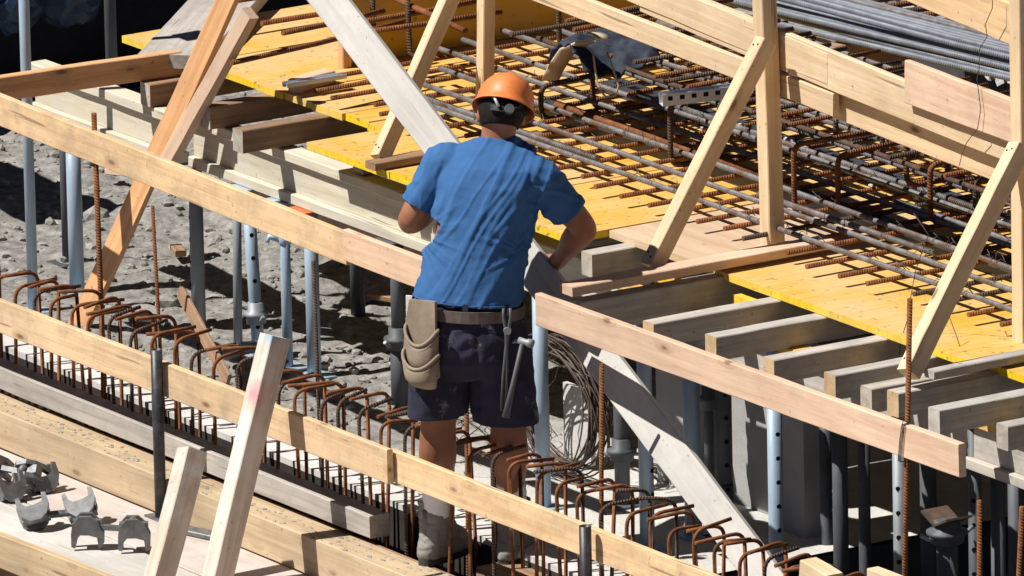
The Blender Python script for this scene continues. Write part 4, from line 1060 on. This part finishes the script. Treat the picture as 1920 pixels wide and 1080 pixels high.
def plastic(name, c, rough=.35):
    m, ns, ls, bs = new_mat(name); v = coords(ns, ls, (1, 1, 1), False)
    n1 = N(ns, 'TexNoise'); n1.inputs['Scale'].default_value = 14; n1.inputs['Detail'].default_value = 7; n1.inputs['Roughness'].default_value = .7; ls.new(v, n1.inputs['Vector'])
    r = ramp(ns, [(.35, tuple(x*.82 for x in c)), (.6, c), (.8, tuple(min(1, x*1.1+.02) for x in c))]); ls.new(n1.outputs[0], r.inputs[0])
    n3 = N(ns, 'TexNoise'); n3.inputs['Scale'].default_value = 60; n3.inputs['Detail'].default_value = 2; ls.new(v, n3.inputs['Vector'])
    r3 = ramp(ns, [(.70, grey(0)), (.78, grey(.4))]); ls.new(n3.outputs[0], r3.inputs[0])
    ls.new(mix(ns, ls, r3.outputs[0], r.outputs[0], (.16, .07, .035)), bs.inputs['Base Color'])
    rr = ramp(ns, [(.3, grey(rough)), (.7, grey(rough+.25))]); ls.new(n1.outputs[0], rr.inputs[0]); ls.new(rr.outputs[0], bs.inputs['Roughness'])
    return m
M_HELMET = plastic('orange helmet shell', (.74, .215, .06), .38)

# joints, measured from the photograph
J = dict(shL=fat(834, 303, .12), elL=fat(770, 412, .10), wrL=fat(812, 392, .29), haL=fat(852, 384, .335),
         shR=fat(1006, 330, -.03), elR=fat(1094, 426, .03), wrR=fat(1054, 480, .20), haR=fat(1034, 502, .258),
         neck=fat(932, 262, .05), head=fat(940, 214, .085),
         hipL=fat(838, 640, .0), knL=fat(822, 792, .03), anL=fat(815, 985, .03),
         hipR=fat(940, 640, .0), knR=fat(952, 792, .03), anR=fat(970, 1005, .03))
FDL, FDR = (FW*.80+RT*.60).normalized(), (FW*.90+RT*.44).normalized()
HEL, HER = at(806, 1056, z=WB), at(954, 1058, z=WB)
J['anL'] = HEL+FDL*.044+V((0, 0, .15)); J['anR'] = HER+FDR*.044+V((0, 0, .15))
# --- body (one continuous skin)
b = MB()
TW = ((930, 274, .06, .08, .07, 28), (926, 305, .05, .185, .08, 32), (918, 345, .05, .185, .10, 32), (907, 400, .045, .172, .108, 29), (893, 480, .02, .162, .10, 22), (885, 560, .0, .168, .105, 12), (885, 620, -.01, .175, .12, 4), (887, 680, -.005, .17, .11, 0))
b.rings([ell(fat(x, y, f), hw, hd, *turn(t)) for x, y, f, hw, hd, t in TW], True, 0, True)
limb(b, [fat(931, 290, .068), fat(934, 258, .072), fat(938, 225, .078)], [.066, .062, .061])
# head: skull, jaw, nose, ears
hc = J['head']; hup = (V((0, 0, 1))+FW*.42+RT*.12).normalized(); hf = (FW-hup*FW.dot(hup)).normalized(); hr = hf.cross(hup)
HA = (hr, hf, hup)
ball(b, hc+hup*.008, .092, (.78, 1.0, .95), HA, 18); ball(b, hc-hup*.055+hf*.03, .075, (.78, .85, .9), HA)
ball(b, hc+hf*.105-hup*.01, .016, (.8, 1.1, 1.4), HA, 8)
for s in (-1, 1):
    ball(b, hc+hr*s*.078-hup*.012-hf*.005, .03, (.35, .6, 1.0), HA, 10)
    ball(b, hc+hr*s*.032+hf*.085+hup*.018, .014, (1, .6, .7), HA, 8)
ball(b, hc+hf*.09-hup*.06, .02, (1.1, .5, .4), HA, 8)
for s in 'LR':
    sh, el, wr, ha = J['sh'+s], J['el'+s], J['wr'+s], J['ha'+s]
    limb(b, [sh, sh.lerp(el, .45), el, el.lerp(wr, .35), wr, wr.lerp(ha, .35)], [.062, .056, .046, .05, .032, .033])
    # hand: palm and five separate fingers closing round the edge of the plank
    d = (ha-wr).normalized(); side = (RT if s == 'L' else -RT)
    side = (side-d*side.dot(d)).normalized(); dn = d.cross(side).normalized()
    if dn.z > 0: dn = -dn
    pc = wr.lerp(ha, .75)
    loft(b, [(wr.lerp(ha, .25), .022, .03), (pc, .018, .042), (ha+d*.015, .015, .042)], rx=side, ry=dn, n=14)
    for k, (ln, off) in enumerate(((.072, -.031), (.082, -.010), (.077, .011), (.06, .031))):
        r0 = ha+d*.015+dn*off
        q1 = r0+d*ln*.42+side*.004; q2 = q1+d*ln*.22+side*ln*.34; q3 = q2-d*ln*.06+side*ln*.36
        b.tube([r0-d*.012, q1, q2, q3], [.0098, .0092, .0085, .0072], 8); ball(b, q3, .0072, n=6); ball(b, q1, .0094, n=6); ball(b, q2, .0087, n=6)
    t0 = pc-dn*.034; q1 = t0-dn*.012+d*.032+side*.016; q2 = q1+d*.022+side*.026+dn*.008
    b.tube([t0, q1, q2], [.014, .0115, .009], 8); ball(b, q2, .009, n=6); ball(b, q1, .0116, n=6)
for s, o in (('L', -1), ('R', 1)):
    hp_, kn, an = J['hip'+s], J['kn'+s], J['an'+s]
    limb(b, [hp_, hp_.lerp(kn, .5), kn, kn.lerp(an, .30)-FW*.018, kn.lerp(an, .66)-FW*.004, an, an+V((0, 0, -.05))], [.095, .088, .064, .069, .050, .042, .04])
body = remeshed('body', b, .0085, 2, M_SKIN)

# --- shirt
NZ = noise.noise
def crease(t, w_):
    # narrow ridge where the noise crosses zero
    return math.exp(-(t/w_)**2)
def folds(p, n):
    q = p-BASE; x = q.dot(RT); z = q.z; y = q.dot(FW)
    u = x*.86-z*.52; v = x*.52+z*.86
    wob = NZ(V((x*4, z*4, 4)))*.03
    up = min(1, max(0, (z-.86)/.12)); k = 0
    # long creases drawn from the left hip up to the right shoulder
    k += .0062*(crease(NZ(V(((u+wob)*10, v*1.5, 1.7))), .11)-.2)*up*(.45+.55*max(0, NZ(V((x*5, z*5, 9)))+.5))
    k += .004*(crease(NZ(V(((u+wob)*22, v*2.6, 5.1))), .13)-.2)*up
    # creases radiating from the armpits
    for sx, sz in ((-.20, 1.24), (.17, 1.20)):
        dx, dz = x-sx, z-sz; r = math.hypot(dx, dz); a = math.atan2(dz, dx)
        k += .007*math.exp(-(r/.13)**2)*(crease(NZ(V((a*3.2, r*3, sx*9))), .2)-.3)
    # slack cloth round the waist: short horizontal rolls
    low = max(0, 1-abs(z-.90)/.16)
    k += .006*low*(crease(NZ(V((x*6+z*4, z*26, 2))), .2)-.3)
    k += .0025*low*NZ(V((x*30, z*44, 5)))
    k += .0018*NZ(V((x*34, z*34, y*34)))
    if abs(x) > .19: k += .006*(crease(NZ(V((x*9+z*16, z*7, y*14))), .2)-.3)
    return n*k
s_ = MB()
SEC = [(931, 252, .08, .064, .064, 20), (931, 264, .075, .090, .078, 26), (930, 275, .066, .138, .086, 30), (926, 288, .058, .168, .092, 32), (922, 306, .05, .202, .106, 33), (917, 338, .045, .210, .122, 33), (911, 375, .043, .203, .131, 32), (905, 410, .038, .194, .133, 30), (896, 455, .028, .189, .129, 26), (888, 500, .018, .188, .127, 21), (881, 540, .008, .190, .130, 15), (877, 565, .0, .191, .133, 11), (876, 592, .0, .191, .133, 8)]
s_.rings([ell(fat(x, y, f), hw, hd, *turn(t), e=2.3, n=40) for x, y, f, hw, hd, t in SEC], True, 0, True)
def sleeve(sh, el, inner, r):
    d = (el-sh).normalized()
    limb(s_, [inner, sh, sh+d*.09, sh+d*.225], r)
    return sh+d*.185, d
cl, dl = sleeve(J['shL'], J['elL'], fat(880, 325, .09), [.072, .070, .065, .061])
cr_, dr = sleeve(J['shR'], J['elR'], fat(972, 345, .0), [.074, .073, .069, .066])
zhem = fat(880, 560, 0).z; xh = fat(880, 560, 0)
hn = (-V((0, 0, 1))-RT*.06).normalized(); nk = fat(931, 258, .06)
cut_shirt = [(cl, dl, lambda c: (c-cl).length < .15 and (c-cl).dot(dl) > -.05), (cr_, dr, lambda c: (c-cr_).length < .15 and (c-cr_).dot(dr) > -.05),
             (xh, hn, lambda c: c.z < zhem+.08), (nk, (V((0, 0, 1))+FW*.45).normalized(), lambda c: (c-nk).length < .12)]
shirt = remeshed('shirt', s_, .0056, 3, M_SHIRT, folds, cut_shirt)
so = shirt.modifiers.new('t', 'SOLIDIFY'); so.thickness = .003; so.offset = 1

hem = MB(); rg = []
for k in range(64):
    a = 2*math.pi*k/64; p_ = fat(877, 556, 0); rx_, ry_ = turn(11)
    q_ = p_+rx_*(.194*abs(math.cos(a))**(2/2.3)*(1 if math.cos(a) > 0 else -1))+ry_*(.1365*abs(math.sin(a))**(2/2.3)*(1 if math.sin(a) > 0 else -1))
    q_.z -= .06*(q_-p_).dot(RT)
    rg.append(q_)
hem.tube(rg+[rg[0]], .0022, 5, cap=False).build('hem_seam', M_SHIRT, man)
# --- shorts
h_ = MB()
loft(h_, [(fat(880, 545, 0), .166, .116), (fat(881, 575, 0), .175, .122), (fat(885, 620, -.012), .186, .135), (fat(888, 665, -.012), .192, .135), (fat(889, 695, 0), .18, .12)], n=32)
def leg(h0, k, r0, r1):
    d = (k-h0); e = h0+d*1.02
    h_.rings([ell(h0.lerp(e, t), r0+(r1-r0)*t, (r0+(r1-r0)*t)*1.02, n=24, e=2.2) for t in (0, .25, .5, .75, 1)], True, 0, True)
leg(fat(832, 640, -.005), fat(818, 790, .01), .106, .098)
leg(fat(934, 640, -.005), fat(947, 800, .01), .108, .112)
def fold2(p, n):
    q = p-BASE; x = q.dot(RT); z = q.z; y = q.dot(FW)
    k = .006*(1-2*abs(NZ(V((x*7+y*5, z*11+x*4, 3)))))+.004*(1-2*abs(NZ(V((x*17, z*20-x*9, 7)))))
    seam = -.006*math.exp(-((x+.0)/.012)**2) if y < 0 and z > .55 else 0
    return n*(k+seam)
kz = fat(818, 776, .0).z; kz2 = fat(947, 787, .0).z
xm = (fat(884, 720, 0)-BASE).dot(RT); ZP = V((0, 0, 1))
cut_shorts = [(fat(818, 776, 0), (-ZP+RT*.05).normalized(), lambda c: c.z < kz+.09 and (c-BASE).dot(RT) < xm), (fat(947, 787, 0), (-ZP-RT*.06).normalized(), lambda c: c.z < kz2+.09 and (c-BASE).dot(RT) >= xm),
              (fat(880, 553, 0), ZP, lambda c: c.z > fat(880, 600, 0).z)]
shorts = remeshed('shorts', h_, .008, 2, M_SHORTS, fold2, cut_shorts)
so = shorts.modifiers.new('t', 'SOLIDIFY'); so.thickness = .003; so.offset = 1
# pocket seams and loops
def strip3(pts, w_, t_, name, mat, parent=man, nrm=None):
    mb = MB(); rg = []
    for i, p in enumerate(pts):
        t = (pts[min(i+1, len(pts)-1)]-pts[max(i-1, 0)]).normalized(); n = (nrm(p) if nrm else -FW); s = t.cross(n).normalized(); n = s.cross(t)
        rg.append([p-s*w_/2, p-s*w_/2+n*t_, p+s*w_/2+n*t_, p+s*w_/2])
    return mb.rings(rg, True, 0, False).build(name, mat, parent)
out = lambda p: ((p-fat(882, 600, 0))*1).normalized()
bc = fat(880, 577, 0)
def waist(px, py, r=.012):
    """a point on the outside of the hips under this spot (back half)"""
    p = fat(px, py, 0); x = (p-fat(882, py, 0)).dot(RT); x = max(-.19, min(.19, x))
    return p-FW*(.142*math.sqrt(max(0, 1-abs(x/.2)**2.3))+r)
belt_pts = [waist(x, 572+ (x-780)*.085) for x in range(776, 990, 8)]
mb = MB(); rg = []
for k in range(40):
    a = 2*math.pi*k/40; c = fat(880, 577, -.004); x, y = math.cos(a), math.sin(a)
    p = c+RT*(.193*x)+FW*(.146*y)-V((0, 0, 1))*(.055*.193*x)
    o_ = (RT*x+FW*y).normalized()
    rg.append([p-V((0, 0, .021)), p+o_*.005-V((0, 0, .021)), p+o_*.005+V((0, 0, .021)), p+V((0, 0, .021))])
rg.append(rg[0]); mb.rings(rg, False, 0, False).build('tool_belt', M_BELT, man)
strip3([waist(948, 556, .0)+V((0, 0, 0)), waist(948, 575, .008), waist(948, 596, .004)], .022, .004, 'belt_loop', M_SHORTS)
strip3([waist(872, 552, .0), waist(872, 572, .008), waist(872, 590, .004)], .02, .004, 'belt_loop', M_SHORTS)

# --- tool pouch on the left hip: back plate and two open pockets
pd = (-FW*.75-RT*.66).normalized(); ps = pd.cross(V((0, 0, 1))).normalized()
if ps.dot(RT) < 0: ps = -ps
def pp(u, v, d): return fat(796, 560, -.10)+ps*u-V((0, 0, v))+pd*d
mb = MB(); prof = [(-.062, .01), (.058, .0), (.062, .09), (.075, .2), (.082, .27), (.04, .305), (-.02, .308), (-.055, .28), (-.085, .2), (-.078, .1)]
mb.rings([[pp(u, v, d+ .02*v/.3) for u, v in prof] for d in (.0, .012)], True, 0, False)
pouch = mb.build('tool_pouch', M_LEATHER, man)
def pocket(v0, v1, wd, bulge, name, base, sag):
    mb = MB(); rings = []
    n = 16
    for j in range(7):
        t = j/6; v = v0+(v1-v0)*t; row = []
        for k in range(n+1):
            a = math.pi*k/n; u = -wd*math.cos(a)*(1-.22*t*t); dd = base+bulge*max(0, math.sin(a))**.8*(1-.35*(t-.35)**2*2)*(1-.75*max(0, t-.75)*4)
            row.append(pp(u+.002, v+sag*math.sin(a)**1.5*(1-t)+.012*math.sin(a)*t if math.sin(a) > 0 else v, max(base, dd)))
        rings.append(row)
    mb.rings(rings, False, 0, True, close=False)
    o = mb.build(name, M_LEATHER, man); s2 = o.modifiers.new('t', 'SOLIDIFY'); s2.thickness = .006
    rim = MB(); rim.tube(rings[0], .0065, 8); rim.build('pocket_rim', M_LEATHER, o)
    rim = MB(); rim.tube([p+V((0, 0, -.02)) for p in rings[0]], .0035, 6); rim.build('pocket_seam', M_LEATHER, o)
pocket(.10, .262, .075, .042, 'upper_pocket', .014, .062)
pocket(.19, .312, .08, .052, 'lower_pocket', .02, .055)
# pencil / folding rule sticking out behind the pouch
tag(MB().box(-.012, .012, -.004, .004, -.12, .06).build('folding_rule', M_SOCK, None, Matrix.Translation(fat(768, 585, -.02)) @ Matrix.Rotation(-YAW, 4, 'Z')), 'white folding rule tucked behind the tool pouch', 'folding rule')

# --- hammers hanging in the belt at the right hip
def hammer(px0, py0, px1, py1, fw, label, head=True):
    a, c = fat(px0, py0, fw), fat(px1, py1, fw-.02)
    e = empty('hammer', c, label, 'hammer'); e['_m'] = [v for r in Matrix.Translation(c) for v in r]
    d = (c-a).normalized()
    mb = MB(); mb.tube([a, a.lerp(c, .55), c], [.0085, .009, .014], 8); 
    h = mb.build('handle', M_GALVK, e)
    sdir = (RT*.8-FW*.3).normalized(); sdir = (sdir-d*sdir.dot(d)).normalized()
    mb = MB(); mb.tube([a-sdir*.015, a+sdir*.012, a+sdir*.022, a+sdir*.040], [.013, .012, .016, .017], 8)
    mb.tube([a-sdir*.012, a-sdir*.026+d*.006, a-sdir*.036+d*.016], [.011, .008, .004], 6)
    mb.build('head', M_GALVD, e)
    return e
hammer(980, 640, 948, 783, -.165, 'hammer with a dark handle and pale head hanging at the right hip of the worker')
a, c = fat(951, 604, -.16), fat(944, 770, -.15)
e = empty('rebar_pincers', c, 'dark steel pincers hanging beside the hammer at the right hip', 'pincers'); e['_m'] = [v for r in Matrix.Translation(c) for v in r]
for s in (-1, 1):
    MB().tube([a+RT*s*.012+V((0, 0, .05)), a+RT*s*.013+V((0, 0, .02)), a+RT*s*.003-V((0, 0, .03)), a.lerp(c, .6)-RT*s*.006, c-RT*s*.008], [.005, .006, .008, .0055, .0055], 8).build('jaw_handle', M_GALVK, e)
MB().tube([a-FW*.012-V((0, 0, .03)), a+FW*.012-V((0, 0, .03))], .014, 10).build('pivot', M_GALVD, e)

# --- socks and boots
FD = (FW*.93+RT*.36).normalized(); 
def boot(an, h, fdir):
    mb = MB(); sd = fdir.cross(V((0, 0, 1)))
    def sec(f, z, hw, hl): return h+fdir*f+V((0, 0, z)), hw, hl
    S = [sec(.095, .026, .046, .137), sec(.09, .055, .047, .132), sec(.078, .085, .046, .108), sec(.055, .115, .045, .074), sec(.046, .15, .046, .062), sec(.046, .20, .050, .062), sec(.048, .245, .055, .064)]
    mb.rings([ell(c, hw, hl, sd, fdir, n=26, e=2.5) for c, hw, hl in S], True, 0, True)
    def crease(p, n):
        return n*(.0035*(1-2*abs(NZ(V((p.x*22, p.y*22, p.z*70)))))+.002*NZ(V((p.x*60, p.y*60, p.z*60))))
    top = h.z+.228
    o = remeshed('boot', mb, .006, 2, M_BOOT, crease, [(V((0, 0, top)), V((0, 0, 1)), lambda c: c.z > top-.05)])
    so = o.modifiers.new('t', 'SOLIDIFY'); so.thickness = .005; so.offset = 1
    sb = MB(); sb.rings([ell(h+fdir*.095+V((0, 0, z)), .049, .141, sd, fdir, n=26, e=2.6) for z in (0, .03)], True, 0, False); sb.build('sole', M_SOLE, o, Matrix.Identity(4))
    hb_ = MB(); hb_.tube([h-fdir*.022+fdir*.005+V((0, 0, z)) for z in (.06, .1, .15, .2)], [.02, .014, .011, .012], 8); hb_.build('heel_patch', M_BOOT, o)
    for z in (.06, .085):
        hb2 = MB(); hb2.tube([h+fdir*(.095-.139*math.cos(a)*(1-.2*(z-.05)/.05))+sd*(.047*math.sin(a))+V((0, 0, z)) for a in [i*.12-.9 for i in range(16)]], .0028, 6); hb2.build('stitch_ridge', M_BOOT, o)
    so_ = MB(); kk = (J['knL'] if an is AL else J['knR']); ab = J['anL'] if an is AL else J['anR']; d_ = (kk-ab).normalized()
    so_.rings([ell(ab+d_*(.02+.135*t), .050+(.002 if k_ % 2 else 0)+.003*t, .052+(.002 if k_ % 2 else 0)+.003*t, n=18) for k_, t in enumerate((0, .3, .5, .7, .85, .93, 1))], True, 0, True)
    so_.build('sock', M_SOCK, man)
    return h
AL, AR = J['anL'], J['anR']
boot(AL, HEL, FDL)
boot(AR, HER+V((0, 0, .0)), FDR)

# --- hair, helmet
mb = MB(); rg = []
for i in range(13):
    th = math.radians(80+i*4.2)
    row = []
    for k in range(25):
        a = math.radians(-200+k*220/24)     # open towards the face
        low = 1
        row.append(hc+hup*(.020+.100*math.cos(th))+hr*(.0795*math.sin(th)*math.cos(a))+hf*(.1015*math.sin(th)*math.sin(a)-.002))
    rg.append(row)
mb.rings(rg, False, 0, True, close=False); o = mb.build('hair', M_HAIR, man); so = o.modifiers.new('t', 'SOLIDIFY'); so.thickness = .006; so.offset = 1
hh = (V((0, 0, 1))+FW*.74+RT*.28).normalized(); hf2 = (FW-hh*FW.dot(hh)).normalized(); hr2 = hf2.cross(hh)
HC = fat(946, 197, .10)
mb = MB(); rg = []
for i in range(15):
    t = i/14; th = math.radians(3+t*88)
    row = []
    for k in range(48):
        a = 2*math.pi*k/48; ca, sa = math.cos(a), math.sin(a)
        rx, ry, rz = .099, .124, .104
        w_ = math.sin(th)**.92
        ridge = .0045*math.exp(-((ca*rx*w_)/.018)**2)*(1-t*.8) + .003*(math.exp(-((abs(ca*rx*w_)-.05)/.012)**2))*(1-t)
        zz = rz*max(0, math.cos(th))**.85
        row.append(HC+hr2*(rx*w_*ca)+hf2*(ry*w_*sa)+hh*(zz+ridge+.002))
    rg.append(row)
# brim: flares outwards, longer towards the front
for dz, ex in ((-.006, .004), (-.014, .010), (-.017, .010)):
    row = []
    for k in range(48):
        a = 2*math.pi*k/48; ca, sa = math.cos(a), math.sin(a); f = max(0, sa)**2*.035+ex
        row.append(HC+hr2*((.101+ex)*ca)+hf2*((.126+f)*sa)+hh*(dz-.012*max(0, -sa)+.0))
    rg.append(row)
mb.rings(rg, False, 0, True)
b0 = len(mb.v); mb.v.append(tuple(sum((V(p) for p in rg[0]), V())/48)); 
for k in range(48): mb.f.append([b0, b0-len(rg)*48+(k+1) % 48, b0-len(rg)*48+k]); mb.mi.append(0); mb.sm.append(True); mb.uv.append([(0, 0)]*3)
helmet = o = mb.build('helmet', M_HELMET, man); so = o.modifiers.new('t', 'SOLIDIFY'); so.thickness = .0035; so.offset = 1
# harness band and the adjusting wheel at the nape
def band(z0, rr, wd, name, mat, a0, a1):
    rg = []
    for k in range(25):
        a = math.radians(a0+(a1-a0)*k/24); p = HC+hr2*(rr*.078*math.cos(a))+hf2*(rr*.102*math.sin(a))+hh*(z0-.022*max(0, -math.sin(a))); oo = (hr2*math.cos(a)+hf2*math.sin(a))
        rg.append([p-hh*wd, p-hh*wd+oo*.004, p+hh*wd+oo*.004, p+hh*wd])
    return MB().rings(rg, True, 0, False).build(name, mat, helmet)
band(-.014, 1.04, .010, 'headband', M_STRAPB, 150, 390)
band(-.040, 1.08, .011, 'nape_strap', M_STRAPB, 232, 318)
wc = HC-hf2*.114+hr2*.012-hh*.058
MB().tube([wc-hf2*.012, wc+hf2*.004], [.017, .019], 16).build('adjusting_wheel', M_GALVK, helmet)
for s in (-1, 1):
    q0 = HC+hr2*s*.06-hf2*.10-hh*.01; q1 = HC+hr2*s*.028-hf2*.118-hh*.058
    MB().tube([q0, q0.lerp(q1, .5)-hf2*.006, q1], .006, 6).build('nape_arm', M_ALU if s < 0 else M_STRAPB, helmet)
# ankle of the sock seam etc. stays hidden; gloves are not worn
for o in list(bpy.data.objects):
    if '_m' in o: del o['_m']
